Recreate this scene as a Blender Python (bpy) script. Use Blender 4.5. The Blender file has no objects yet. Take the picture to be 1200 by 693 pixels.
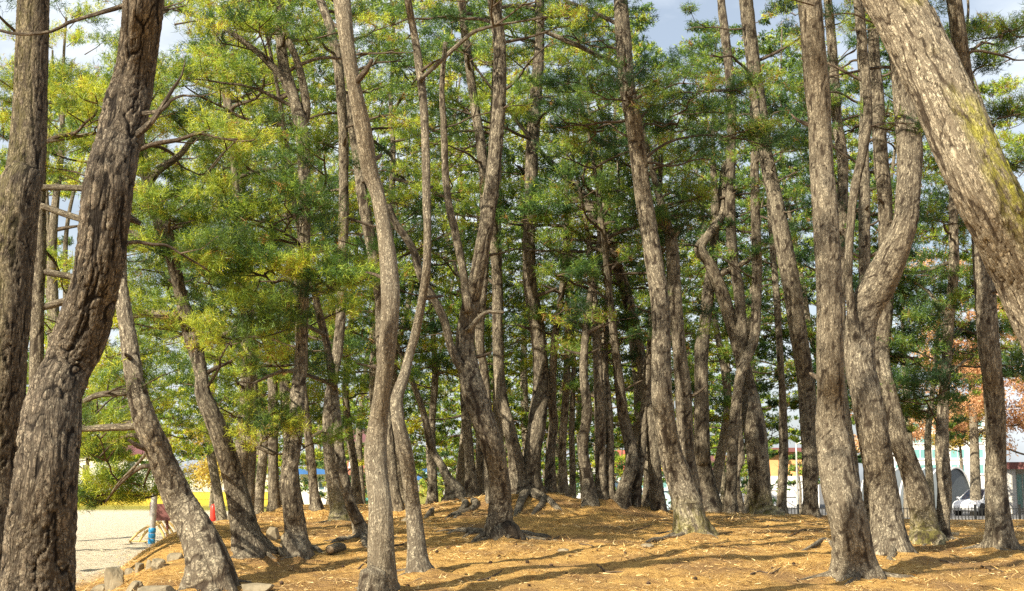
import bpy, bmesh, math, random, time
import numpy as np
T0 = time.time()
random.seed(7)
rng = np.random.default_rng(11)
R = math.radians
scene = bpy.context.scene
col = scene.collection

# ------------------------------------------------------------------ camera, sky, sun, exposure
EYE = 1.55
FPX = 1667.0                       # focal length in photo pixels (photo is 1200 x 693)
PITCH = math.atan((562 - 346.5) / FPX)
cam_d = bpy.data.cameras.new('camera')
cam = bpy.data.objects.new('camera', cam_d)
col.objects.link(cam)
cam.location = (0, 0, EYE)
cam.rotation_euler = (math.pi / 2 + PITCH, 0, 0)
cam_d.sensor_width = 36
cam_d.lens = 36 * FPX / 1200
cam_d.clip_start = 0.1
cam_d.clip_end = 4000
scene.camera = cam

SUN_EL, SUN_AZ = R(34), R(44)      # azimuth measured to the left of straight behind the camera
to_sun = np.array([-math.sin(SUN_AZ) * math.cos(SUN_EL), -math.cos(SUN_AZ) * math.cos(SUN_EL), math.sin(SUN_EL)])
sun_d = bpy.data.lights.new('sun', 'SUN')
sun_d.energy = 5.0
sun_d.angle = R(0.5)
sun_d.color = (1.0, 0.90, 0.72)
sun = bpy.data.objects.new('sun', sun_d)
col.objects.link(sun)
from mathutils import Vector
sun.rotation_euler = Vector((-to_sun[0], -to_sun[1], -to_sun[2])).to_track_quat('-Z', 'Y').to_euler()

world = bpy.data.worlds.new('World')
scene.world = world
world.use_nodes = True
wn, wl = world.node_tree.nodes, world.node_tree.links
wn.clear()
w_out = wn.new('ShaderNodeOutputWorld')
w_bg = wn.new('ShaderNodeBackground')
w_sky = wn.new('ShaderNodeTexSky')
w_sky.sky_type = 'NISHITA'
w_sky.sun_disc = False
w_sky.sun_elevation = SUN_EL
w_sky.sun_rotation = math.atan2(to_sun[0], to_sun[1])
w_sky.dust_density = 2.0
w_bg.inputs['Strength'].default_value = 0.060
w_tc = wn.new('ShaderNodeTexCoord')
w_map = wn.new('ShaderNodeMapping')
w_map.inputs['Scale'].default_value = (1, 1, 2.6)
w_noise = wn.new('ShaderNodeTexNoise')
w_noise.inputs['Scale'].default_value = 3.2
w_noise.inputs['Detail'].default_value = 9
w_noise.inputs['Roughness'].default_value = 0.58
w_ramp = wn.new('ShaderNodeValToRGB')
w_ramp.color_ramp.elements[0].color = (0.34, 0.34, 0.34, 1)
w_ramp.color_ramp.elements[0].position = 0.40
w_ramp.color_ramp.elements[1].position = 0.60
w_mix = wn.new('ShaderNodeMix')
w_mix.data_type = 'RGBA'
w_mix.inputs[7].default_value = (8.2, 8.8, 9.4, 1)
w_fac = wn.new('ShaderNodeMath')
w_fac.operation = 'MULTIPLY'
w_fac.inputs[1].default_value = 0.92
wl.new(w_tc.outputs['Generated'], w_map.inputs['Vector'])
wl.new(w_map.outputs['Vector'], w_noise.inputs['Vector'])
wl.new(w_noise.outputs['Fac'], w_ramp.inputs['Fac'])
wl.new(w_ramp.outputs['Color'], w_fac.inputs[0])
wl.new(w_fac.outputs[0], w_mix.inputs[0])
wl.new(w_sky.outputs['Color'], w_mix.inputs[6])
wl.new(w_mix.outputs[2], w_bg.inputs['Color'])
wl.new(w_bg.outputs['Background'], w_out.inputs['Surface'])

vs = scene.view_settings
vs.view_transform = 'Standard'
vs.look = 'None'
vs.gamma = 1
vs.use_curve_mapping = False
vs.exposure = 1.16
scene.cycles.use_denoising = False
scene.cycles.max_bounces = 8
scene.cycles.diffuse_bounces = 3
scene.cycles.transmission_bounces = 6
scene.cycles.transparent_max_bounces = 8

# ------------------------------------------------------------------ maths helpers
CP, SP = math.cos(PITCH), math.sin(PITCH)

def ray(x, y):
    a, b = (x - 600) / FPX, (346.5 - y) / FPX
    return np.array([a, CP - b * SP, SP + b * CP])

def at(x, y, Y):
    """The world point seen at photo pixel (x, y) that stands Y metres out from the viewpoint."""
    r = ray(x, y)
    return np.array([0, 0, EYE]) + r * (Y / r[1])

def project(P):
    P = np.atleast_2d(P)
    X, Y, Z = P[:, 0], P[:, 1], P[:, 2] - EYE
    d = Y * CP + Z * SP
    u = -Y * SP + Z * CP
    d = np.where(d < 0.1, 0.1, d)
    return 600 + FPX * X / d, 346.5 - FPX * u / d, d

def px(Y):
    return FPX / Y

def smooth(a, b, x):
    t = np.clip((x - a) / (b - a), 0, 1)
    return t * t * (3 - 2 * t)

def _hash(ix, iy, iz):
    h = (ix.astype(np.int64) * 374761393 + iy.astype(np.int64) * 668265263 + iz.astype(np.int64) * 2147483647)
    h = (h ^ (h >> 13)) * 1274126177
    h = h & 0x7fffffff
    h = (h ^ (h >> 16)) * 668265263
    return ((h & 0x7fffffff) % 100003) / 100003.0

def vnoise(x, y, z):
    x, y, z = np.broadcast_arrays(np.asarray(x, float), np.asarray(y, float), np.asarray(z, float))
    ix, iy, iz = np.floor(x), np.floor(y), np.floor(z)
    fx, fy, fz = x - ix, y - iy, z - iz
    fx, fy, fz = [f * f * (3 - 2 * f) for f in (fx, fy, fz)]
    r = 0
    for dx in (0, 1):
        for dy in (0, 1):
            for dz in (0, 1):
                w = (fx if dx else 1 - fx) * (fy if dy else 1 - fy) * (fz if dz else 1 - fz)
                r = r + w * _hash(ix + dx, iy + dy, iz + dz)
    return r * 2 - 1

def fbm(x, y, z, o=3):
    r, a, f = 0, 1.0, 1.0
    for k in range(o):
        r = r + a * vnoise(x * f + 17 * k, y * f - 9 * k, z * f + 5 * k)
        a *= 0.5
        f *= 2.03
    return r

# ------------------------------------------------------------------ the lie of the land
PROF_Y = [-60, 0, 9, 14, 16.5, 19, 24, 29, 34, 46, 62, 3000]
PROF_Z = [-0.2, 0, 0.18, 0.48, 0.68, 0.86, 1.00, 1.02, 0.93, 0.05, -0.5, -0.5]

def land(X, Y):
    X, Y = np.asarray(X, float), np.asarray(Y, float)
    z = np.interp(Y, PROF_Y, PROF_Z)
    z = z - 0.036 * np.clip(X, 0, 9) * smooth(8, 14, Y) * (1 - smooth(34, 46, Y))
    z = z + 0.33 * np.exp(-((X - 0.35) / 1.9) ** 2 - ((Y - 24.0) / 2.2) ** 2)
    edge = -4.55 + 0.35 * np.sin(Y * 0.55) - 0.05 * (Y - 17)
    m = smooth(-0.75, 0.75, X - edge)                    # 1 on the mound, 0 on the playground
    flat = 0.16 + 0 * X
    flat = np.where(Y > 200, 0.16, flat)
    far = smooth(38, 60, Y)
    edge_far = smooth(-16, 4, X)
    m2 = np.where(far > 0, m * (1 - far) + edge_far * far, m)
    return flat * (1 - m2) + z * m2

def relief(X, Y):
    near = smooth(6, 12, Y) * (1 - smooth(40, 55, Y))
    return near * (0.035 * fbm(X * 0.9, Y * 0.9, 3.1, 3) + 0.012 * fbm(X * 5, Y * 5, 1.7, 2))

MOUNDS = []

def ground_z(X, Y):
    z = land(X, Y) + relief(X, Y)
    X, Y = np.asarray(X, float), np.asarray(Y, float)
    for mx, my, mr, mh in MOUNDS:
        d2 = (X - mx) ** 2 + (Y - my) ** 2
        k = d2 < 9 * mr * mr
        if np.any(k):
            a = np.arctan2(Y - my, X - mx)
            z = z + np.where(k, mh * np.exp(-d2 / (mr * mr)) * (1 + 0.45 * np.sin(a * 3 + mx * 5) + 0.25 * np.sin(a * 7 + my)), 0)
    return z

def hit(x, y, lo=5.0, hi=60.0):
    """Where the line of sight through a photo pixel meets the ground."""
    r = ray(x, y)
    t = np.linspace(lo, hi, 1500)
    d = EYE + r[2] / r[1] * t - land(r[0] / r[1] * t, t)
    k = np.argmax(d < 0)
    if d[k] >= 0:
        k = len(t) - 1
    return float(t[k])

# ------------------------------------------------------------------ materials
MATS = {}

def new_mat(name):
    m = bpy.data.materials.new(name)
    m.use_nodes = True
    n, l = m.node_tree.nodes, m.node_tree.links
    n.clear()
    return m, n, l

def N(n, kind, **kw):
    x = n.new(kind)
    for k, v in kw.items():
        if k.startswith('_'):
            x.inputs[k[1:].replace('_', ' ')].default_value = v
        else:
            setattr(x, k, v)
    return x

def ramp(n, stops):
    r = n.new('ShaderNodeValToRGB')
    e = r.color_ramp.elements
    while len(e) < len(stops):
        e.new(0.5)
    for i, (p, c) in enumerate(stops):
        e[i].position = p
        e[i].color = (*c, 1) if not np.isscalar(c) else (c, c, c, 1)
    return r

def mixrgb(n, l, fac, a, b, blend='MIX'):
    m = n.new('ShaderNodeMix')
    m.data_type = 'RGBA'
    m.blend_type = blend
    for sock, v in ((m.inputs[0], fac), (m.inputs[6], a), (m.inputs[7], b)):
        if hasattr(v, 'is_output'):
            l.new(v, sock)
        elif np.isscalar(v):
            sock.default_value = v
        else:
            sock.default_value = (*v, 1)
    return m.outputs[2]

def flat_mat(name, color, rough=0.6, metal=0.0, var=0.15, scale=6.0, bump=0.0, spec=0.5):
    """Painted or plain surface with slight unevenness and wear."""
    if name in MATS:
        return MATS[name]
    m, n, l = new_mat(name)
    out = N(n, 'ShaderNodeOutputMaterial')
    b = N(n, 'ShaderNodeBsdfPrincipled')
    b.inputs['Roughness'].default_value = rough
    b.inputs['Metallic'].default_value = metal
    b.inputs['Specular IOR Level'].default_value = spec
    tc = N(n, 'ShaderNodeTexCoord')
    no = N(n, 'ShaderNodeTexNoise', _Scale=scale, _Detail=6.0, _Roughness=0.6)
    l.new(tc.outputs['Object'], no.inputs['Vector'])
    r = ramp(n, [(0.3, 1 - var), (0.7, 1 + var * 0.4)])
    l.new(no.outputs['Fac'], r.inputs['Fac'])
    l.new(mixrgb(n, l, 1.0, color, r.outputs['Color'], 'MULTIPLY'), b.inputs['Base Color'])
    if bump:
        bp = N(n, 'ShaderNodeBump', _Strength=bump, _Distance=0.02)
        l.new(no.outputs['Fac'], bp.inputs['Height'])
        l.new(bp.outputs['Normal'], b.inputs['Normal'])
    l.new(b.outputs['BSDF'], out.inputs['Surface'])
    MATS[name] = m
    return m

def bark_mat(name, plate_a, plate_b, fissure, lichen, bump=0.9, fine=1.0, ring=0.8):
    m, n, l = new_mat(name)
    out = N(n, 'ShaderNodeOutputMaterial')
    b = N(n, 'ShaderNodeBsdfPrincipled')
    b.inputs['Roughness'].default_value = 0.92
    b.inputs['Specular IOR Level'].default_value = 0.2
    co = N(n, 'ShaderNodeAttribute', attribute_name='bark_co')
    fis = N(n, 'ShaderNodeAttribute', attribute_name='fissure')
    mos = N(n, 'ShaderNodeAttribute', attribute_name='moss')
    inf = N(n, 'ShaderNodeObjectInfo')
    mp = N(n, 'ShaderNodeMapping')
    mp.inputs['Scale'].default_value = (1, 1, 0.55)
    l.new(co.outputs['Vector'], mp.inputs['Vector'])
    big = N(n, 'ShaderNodeTexNoise', _Scale=2.6, _Detail=4.0)
    mid = N(n, 'ShaderNodeTexNoise', _Scale=22.0 * fine, _Detail=9.0, _Roughness=0.74)
    hi = N(n, 'ShaderNodeTexNoise', _Scale=85.0 * fine, _Detail=6.0, _Roughness=0.7)
    for t in (big, mid, hi):
        l.new(mp.outputs['Vector'], t.inputs['Vector'])
    vor = N(n, 'ShaderNodeTexVoronoi', feature='DISTANCE_TO_EDGE', _Scale=30.0 * fine, _Randomness=1.0)
    wv = N(n, 'ShaderNodeVectorMath', operation='MULTIPLY_ADD')
    wv.inputs[1].default_value = (0.16, 0.16, 0.22)
    l.new(mid.outputs['Color'], wv.inputs[0])
    l.new(mp.outputs['Vector'], wv.inputs[2])
    l.new(wv.outputs['Vector'], vor.inputs['Vector'])
    vmul = N(n, 'ShaderNodeMath', operation='MULTIPLY_ADD')       # cracks open and close along their length
    vmul.inputs[1].default_value = 0.55
    vmul.inputs[2].default_value = -0.18
    l.new(hi.outputs['Fac'], vmul.inputs[0])
    vadd = N(n, 'ShaderNodeMath', operation='ADD')
    l.new(vor.outputs['Distance'], vadd.inputs[0])
    l.new(vmul.outputs[0], vadd.inputs[1])
    mp2 = N(n, 'ShaderNodeMapping')
    mp2.inputs['Scale'].default_value = (1, 1, 0.17)
    l.new(co.outputs['Vector'], mp2.inputs['Vector'])
    rn = N(n, 'ShaderNodeTexNoise', _Scale=25.0 * fine, _Detail=4.0, _Roughness=0.55, _Distortion=0.35)
    l.new(mp2.outputs['Vector'], rn.inputs['Vector'])
    rs_ = N(n, 'ShaderNodeMath', operation='SUBTRACT')
    rs_.inputs[1].default_value = 0.5
    l.new(rn.outputs['Fac'], rs_.inputs[0])
    ra = N(n, 'ShaderNodeMath', operation='ABSOLUTE')
    l.new(rs_.outputs[0], ra.inputs[0])
    r1 = ramp(n, [(0.0, 1.0), (0.022, 0.85), (0.062, 0.0)])
    l.new(ra.outputs[0], r1.inputs['Fac'])
    r2_ = ramp(n, [(0.03, 0.75), (0.10, 0.5), (0.20, 0.0)])
    l.new(vadd.outputs[0], r2_.inputs['Fac'])
    crack = N(n, 'ShaderNodeMix', data_type='RGBA', blend_type='LIGHTEN')
    crack.inputs[0].default_value = 1.0
    l.new(r1.outputs['Color'], crack.inputs[6])
    l.new(r2_.outputs['Color'], crack.inputs[7])
    c1r = ramp(n, [(0.36, 0.0), (0.64, 1.0)])
    l.new(mid.outputs['Fac'], c1r.inputs['Fac'])
    c = mixrgb(n, l, c1r.outputs['Color'], plate_a, plate_b)
    bgr = ramp(n, [(0.3, 0.78), (0.7, 1.15)])
    l.new(big.outputs['Fac'], bgr.inputs['Fac'])
    c = mixrgb(n, l, 1.0, c, bgr.outputs['Color'], 'MULTIPLY')
    # pale lichen flecks
    lr = ramp(n, [(0.54, 0.0), (0.64, 0.85)])
    l.new(hi.outputs['Fac'], lr.inputs['Fac'])
    c = mixrgb(n, l, lr.outputs['Color'], c, lichen)
    # fine cracks and the deep fissures
    ck = N(n, 'ShaderNodeMath', operation='MULTIPLY')
    ck.inputs[1].default_value = ring
    l.new(crack.outputs[2], ck.inputs[0])
    c = mixrgb(n, l, ck.outputs[0], c, fissure)
    fr = ramp(n, [(0.30, 0.0), (0.75, 0.95)])
    l.new(fis.outputs['Fac'], fr.inputs['Fac'])
    c = mixrgb(n, l, fr.outputs['Color'], c, fissure)
    # moss
    mm = N(n, 'ShaderNodeMath', operation='MULTIPLY')
    mr = ramp(n, [(0.40, 0.0), (0.54, 1.0)])
    l.new(mid.outputs['Fac'], mr.inputs['Fac'])
    l.new(mos.outputs['Fac'], mm.inputs[0])
    l.new(mr.outputs['Color'], mm.inputs[1])
    c = mixrgb(n, l, mm.outputs[0], c, (0.32, 0.30, 0.05))
    # each tree its own tone
    tone = N(n, 'ShaderNodeMapRange')
    tone.inputs['To Min'].default_value = 0.84
    tone.inputs['To Max'].default_value = 1.12
    l.new(inf.outputs['Random'], tone.inputs['Value'])
    c = mixrgb(n, l, 1.0, c, tone.outputs[0], 'MULTIPLY')
    l.new(c, b.inputs['Base Color'])
    h = N(n, 'ShaderNodeMath', operation='MULTIPLY_ADD')
    h.inputs[1].default_value = 0.55
    l.new(hi.outputs['Fac'], h.inputs[0])
    l.new(mid.outputs['Fac'], h.inputs[2])
    h2 = N(n, 'ShaderNodeMath', operation='MULTIPLY_ADD')
    h2.inputs[1].default_value = -0.9
    l.new(crack.outputs[2], h2.inputs[0])
    l.new(h.outputs[0], h2.inputs[2])
    bp = N(n, 'ShaderNodeBump', _Strength=bump, _Distance=0.014)
    l.new(h2.outputs[0], bp.inputs['Height'])
    l.new(bp.outputs['Normal'], b.inputs['Normal'])
    l.new(b.outputs['BSDF'], out.inputs['Surface'])
    MATS[name] = m
    return m

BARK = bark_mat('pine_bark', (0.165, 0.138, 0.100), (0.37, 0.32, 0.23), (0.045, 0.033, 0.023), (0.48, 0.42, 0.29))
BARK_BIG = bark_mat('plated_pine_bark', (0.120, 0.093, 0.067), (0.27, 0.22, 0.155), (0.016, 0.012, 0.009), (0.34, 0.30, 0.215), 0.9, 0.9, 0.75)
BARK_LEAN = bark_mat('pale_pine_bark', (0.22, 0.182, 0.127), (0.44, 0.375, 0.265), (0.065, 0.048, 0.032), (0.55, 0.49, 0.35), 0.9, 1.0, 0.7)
LIMB = bark_mat('limb_bark', (0.10, 0.075, 0.053), (0.20, 0.155, 0.105), (0.045, 0.034, 0.026), (0.27, 0.23, 0.16))
TWIG = flat_mat('twig_bark', (0.11, 0.08, 0.055), 0.9, 0, 0.3, 9, 0.2, 0.1)

def leaf_mat(name, a, b_, c_, trans, rough=0.5, tw=0.30):
    """Needles and leaves: diffuse plus light let through, tinted tuft by tuft."""
    m, n, l = new_mat(name)
    out = N(n, 'ShaderNodeOutputMaterial')
    at_ = N(n, 'ShaderNodeAttribute', attribute_name='tint')
    inf = N(n, 'ShaderNodeObjectInfo')
    r = ramp(n, [(0.0, a), (0.5, b_), (0.92, c_), (0.965, c_), (0.99, (0.30, 0.16, 0.045))])
    l.new(at_.outputs['Fac'], r.inputs['Fac'])
    tone = N(n, 'ShaderNodeMapRange')
    tone.inputs['To Min'].default_value = 0.85
    tone.inputs['To Max'].default_value = 1.15
    l.new(inf.outputs['Random'], tone.inputs['Value'])
    c = mixrgb(n, l, 1.0, r.outputs['Color'], tone.outputs[0], 'MULTIPLY')
    p = N(n, 'ShaderNodeBsdfPrincipled')
    p.inputs['Roughness'].default_value = rough
    p.inputs['Specular IOR Level'].default_value = 0.3
    l.new(c, p.inputs['Base Color'])
    t = N(n, 'ShaderNodeBsdfTranslucent')
    l.new(mixrgb(n, l, 1.0, c, trans, 'MULTIPLY'), t.inputs['Color'])
    mx = N(n, 'ShaderNodeMixShader')
    mx.inputs['Fac'].default_value = tw
    l.new(p.outputs['BSDF'], mx.inputs[1])
    l.new(t.outputs['BSDF'], mx.inputs[2])
    l.new(mx.outputs['Shader'], out.inputs['Surface'])
    MATS[name] = m
    return m

NEEDLE = {
    'dark': leaf_mat('dark_pine_needles', (0.022, 0.055, 0.022), (0.070, 0.145, 0.034), (0.28, 0.38, 0.052), (1.25, 1.3, 0.6)),
    'mid': leaf_mat('green_pine_needles', (0.022, 0.056, 0.020), (0.105, 0.195, 0.034), (0.46, 0.55, 0.058), (1.3, 1.3, 0.5)),
    'yellow': leaf_mat('yellowing_pine_needles', (0.035, 0.075, 0.022), (0.185, 0.285, 0.036), (0.60, 0.63, 0.062), (1.3, 1.3, 0.5)),
    'orange': leaf_mat('autumn_leaves', (0.36, 0.18, 0.085), (0.58, 0.32, 0.16), (0.68, 0.45, 0.25), (1.3, 1.2, 0.9)),
    'gold': leaf_mat('golden_leaves', (0.20, 0.17, 0.03), (0.38, 0.29, 0.05), (0.48, 0.36, 0.07), (1.3, 1.2, 0.7)),
}

# ------------------------------------------------------------------ mesh helpers
def tag(o, label=None, category=None, group=None, kind=None):
    for k, v in (('label', label), ('category', category), ('group', group), ('kind', kind)):
        if v:
            o[k] = v
    return o

def link(name, mesh, parent=None, mat=None):
    o = bpy.data.objects.new(name, mesh)
    col.objects.link(o)
    if mat is not None and mesh is not None and not mesh.materials:
        mesh.materials.append(mat)
    if parent is not None:
        o.parent = parent
    return o

def empty(name, loc, label, category, group=None, rz=0.0):
    o = bpy.data.objects.new(name, None)
    o.empty_display_size = 0.2
    o.location = loc
    o.rotation_euler = (0, 0, rz)
    col.objects.link(o)
    return tag(o, label, category, group)

def np_mesh(name, V, F, smooth_shade=False, attrs=None):
    """A mesh from arrays: V (n,3); F (m,3) or (m,4)."""
    V = np.ascontiguousarray(V, np.float32)
    F = np.ascontiguousarray(F, np.int32)
    me = bpy.data.meshes.new(name)
    me.vertices.add(len(V))
    me.vertices.foreach_set('co', V.ravel())
    k = F.shape[1]
    me.loops.add(F.size)
    me.loops.foreach_set('vertex_index', F.ravel())
    me.polygons.add(len(F))
    me.polygons.foreach_set('loop_start', np.arange(0, F.size, k, dtype=np.int32))
    if smooth_shade:
        me.polygons.foreach_set('use_smooth', np.ones(len(F), bool))
    for an, (tp, data) in (attrs or {}).items():
        a = me.attributes.new(an, tp, 'POINT')
        a.data.foreach_set('vector' if tp == 'FLOAT_VECTOR' else 'value', np.ascontiguousarray(data, np.float32).ravel())
    me.update(calc_edges=True)
    return me

def resample(P, step, rad=None):
    """Catmull-Rom through P (with radii) at about even spacing."""
    P = np.asarray(P, float)
    A = P if rad is None else np.column_stack([P, rad])
    if len(A) == 2:
        A = np.vstack([A[0], (A[0] + A[1]) / 2, A[1]])
    E = np.vstack([2 * A[0] - A[1], A, 2 * A[-1] - A[-2]])
    out = []
    for i in range(1, len(E) - 2):
        p0, p1, p2, p3 = E[i - 1], E[i], E[i + 1], E[i + 2]
        L = np.linalg.norm((p2 - p1)[:3])
        k = max(2, int(L / (step if np.isscalar(step) else step[min(i - 1, len(step) - 1)])))
        t = np.linspace(0, 1, k, endpoint=False)[:, None]
        out.append(0.5 * ((2 * p1) + (-p0 + p2) * t + (2 * p0 - 5 * p1 + 4 * p2 - p3) * t ** 2 + (-p0 + 3 * p1 - 3 * p2 + p3) * t ** 3))
    out.append(E[-2][None])
    A = np.vstack(out)
    return (A, None) if rad is None else (A[:, :3], np.maximum(A[:, 3], 0.002))

def frames(P):
    T = np.gradient(P, axis=0)
    T /= np.linalg.norm(T, axis=1)[:, None] + 1e-9
    U = np.zeros_like(P)
    u = np.array([1.0, 0.03, 0.02])
    for i in range(len(P)):
        u = u - T[i] * np.dot(u, T[i])
        nn = np.linalg.norm(u)
        if nn < 1e-3:
            u = np.cross(T[i], [0, 1, 0.3])
            nn = np.linalg.norm(u)
        u = u / nn
        U[i] = u
    return T, U, np.cross(T, U)

def fissures(th, s, Rm, cw, ch, seed):
    """Bark plates: jittered cells wrapped round the stem; returns (fissure 0..1, plate height)."""
    nc = max(5, int(round(2 * math.pi * Rm / cw)))
    X, Y, Z = np.cos(th) * Rm, np.sin(th) * Rm, s
    a = th / (2 * math.pi) * nc + 0.55 * vnoise(X * 9 + seed, Y * 9, Z * 5) + 0.35 * vnoise(X * 24, Y * 24 + seed, Z * 14)
    b = s / ch + 0.5 * vnoise(X * 7, Y * 7 + seed, Z * 4) + 0.25 * vnoise(X * 22 + seed, Y * 22, Z * 12)
    ia, ib = np.floor(a), np.floor(b)
    f1 = np.full(a.shape, 9.0)
    f2 = np.full(a.shape, 9.0)
    hid = np.zeros(a.shape)
    for da in (-1, 0, 1):
        for db in (-1, 0, 1):
            ca, cb = ia + da, ib + db
            w = np.mod(ca, nc)
            sd = np.full(w.shape, float(seed))
            px_, py_ = ca + 0.1 + 0.8 * _hash(w, cb, sd), cb + 0.05 + 0.9 * _hash(w, cb, sd + 31)
            d = np.sqrt((a - px_) ** 2 + ((b - py_) * 1.15) ** 2)
            hh = _hash(w, cb, sd + 77)
            near = d < f1
            f2 = np.where(near, f1, np.minimum(f2, d))
            hid = np.where(near, hh, hid)
            f1 = np.where(near, d, f1)
    cellf = 1 - smooth(0.0, 0.13, f2 - f1)
    f = 0.95 / cw
    wx = 0.35 * cw * vnoise(X * 14 + seed, Y * 14, Z * 9)
    n1 = vnoise((X + wx) * f + seed, (Y + wx) * f, Z * f * 0.17 + 0.25 * vnoise(X * 9, Y * 9, Z * 6))
    n2 = vnoise((X - wx) * f * 1.25 + 40, (Y + wx) * f * 1.25 + seed, Z * f * 0.24)
    ridge = np.maximum(1 - smooth(0.015, 0.11, np.abs(n1)), 0.8 * (1 - smooth(0.01, 0.075, np.abs(n2))))
    return np.clip(np.maximum(ridge, 0.6 * cellf), 0, 1), hid

def stem_mesh(name, P, rad, ring=24, step=0.05, cell=None, depth=0.012, flare=None, moss=None, seed=1, lump=0.05, cap=True):
    """A tapered stem along P. cell = (plate width, plate height); flare = (ground z, size)."""
    P, rad = resample(P, step, rad)
    T, U, W = frames(P)
    s = np.concatenate([[0], np.cumsum(np.linalg.norm(np.diff(P, axis=0), axis=1))])
    th = np.linspace(0, 2 * math.pi, ring, endpoint=False)
    TH, S = np.meshgrid(th, s)
    RR = np.repeat(rad[:, None], ring, 1)
    Rm = float(np.median(rad))
    cx, sx = np.cos(TH), np.sin(TH)
    co = np.stack([cx * Rm + seed * 1.37, sx * Rm, S], -1)
    d = 1 + lump * fbm(cx * 1.1 + seed, sx * 1.1, S * 1.6, 2) + 0.5 * lump * fbm(cx * 2.3, sx * 2.3 + seed, S * 5, 2)
    if flare:
        gz, amt = flare
        hgt = P[:, 2][:, None] - gz
        e = np.exp(-np.clip(hgt, 0, 9) / 0.16)
        ph = seed * 2.1
        lob = 0.55 + 0.45 * np.cos(TH * 5 + ph + 0.8 * np.sin(TH * 2 + seed)) * np.cos(TH * 2 - seed)
        d = d + amt * e * lob
    fis = np.zeros_like(TH)
    out = RR * d
    if cell:
        fis, hid = fissures(TH, S, Rm, cell[0], cell[1], seed)
        k = np.clip(RR / Rm, 0.3, 1.2)
        out = out - depth * k * fis + depth * 0.30 * k * (hid - 0.5) * (1 - fis) + depth * 0.32 * k * fbm(co[..., 0] * 45, co[..., 1] * 45, co[..., 2] * 30, 2)
    V = P[:, None, :] + out[..., None] * (cx[..., None] * U[:, None, :] + sx[..., None] * W[:, None, :])
    n = len(P)
    V = V.reshape(-1, 3)
    i = np.arange(n - 1)[:, None] * ring
    j = np.arange(ring)[None, :]
    j2 = (j + 1) % ring
    F = np.stack([i + j, i + j2, i + ring + j2, i + ring + j], -1).reshape(-1, 4)
    co = co.reshape(-1, 3)
    fis = fis.ravel()
    mv = np.zeros(len(V)) if moss is None else moss(V, np.repeat(s / s[-1], ring), TH.ravel()).ravel()
    if cap:                                              # close the ends with degenerate-free fans made of quads
        V = np.vstack([V, P[0] - T[0] * rad[0] * 0.2, P[-1] + T[-1] * rad[-1] * 0.5])
        co = np.vstack([co, co[0], co[-1]])
        fis = np.append(fis, [0, 0])
        mv = np.append(mv, [0, 0])
        b0, t0 = len(V) - 2, len(V) - 1
        jj = np.arange(0, ring - 1, 2)
        q = [(b0, (k + 2) % ring, (k + 1) % ring, k) for k in jj]
        top = (n - 1) * ring
        q += [(t0, top + k, top + (k + 1) % ring, top + (k + 2) % ring) for k in jj]
        F = np.vstack([F, np.array(q)])
    return np_mesh(name, V, F, True, {'bark_co': ('FLOAT_VECTOR', co), 'fissure': ('FLOAT', fis), 'moss': ('FLOAT', mv)})

# ------------------------------------------------------------------ foliage
# how leafy the grove reads from where one stands, in 50-pixel cells of the view (0 open sky .. 9 closed)
DENS = [
    "476688888778987887775678",
    "486689999868988999985655",
    "899989999619899999988757",
    "745657888869999999999868",
    "113359999999999999999769",
    "113699999999999999998767",
    "134999999999999999998767",
    "589999999999999999998767",
    "999999999999999999998777",
    "999999999999999999988777",
    "999999999999999999865555",
    "555567777777777755433224",
    "421100000000000000000000",
    "000000000000000000000000",
]
DG = np.array([[int(c) for c in r] for r in DENS], float) / 9.0

def leafy(x, y):
    """Bilinear look-up; outside the view the grove is evenly half leafy."""
    gx, gy = np.asarray(x) / 50 - 0.5, np.asarray(y) / 50 - 0.5
    inside = (np.asarray(x) > -40) & (np.asarray(x) < 1240) & (np.asarray(y) > -30) & (np.asarray(y) < 693)
    gx, gy = np.clip(gx, 0, DG.shape[1] - 1.001), np.clip(gy, 0, DG.shape[0] - 1.001)
    ix, iy = gx.astype(int), gy.astype(int)
    fx, fy = gx - ix, gy - iy
    v = DG[iy, ix] * (1 - fx) * (1 - fy) + DG[iy, ix + 1] * fx * (1 - fy) + DG[iy + 1, ix] * (1 - fx) * fy + DG[iy + 1, ix + 1] * fx * fy
    return np.where(inside, v, 0.55)

def unit(v):
    return v / (np.linalg.norm(v, axis=-1, keepdims=True) + 1e-9)

TRIS = [0]

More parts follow.
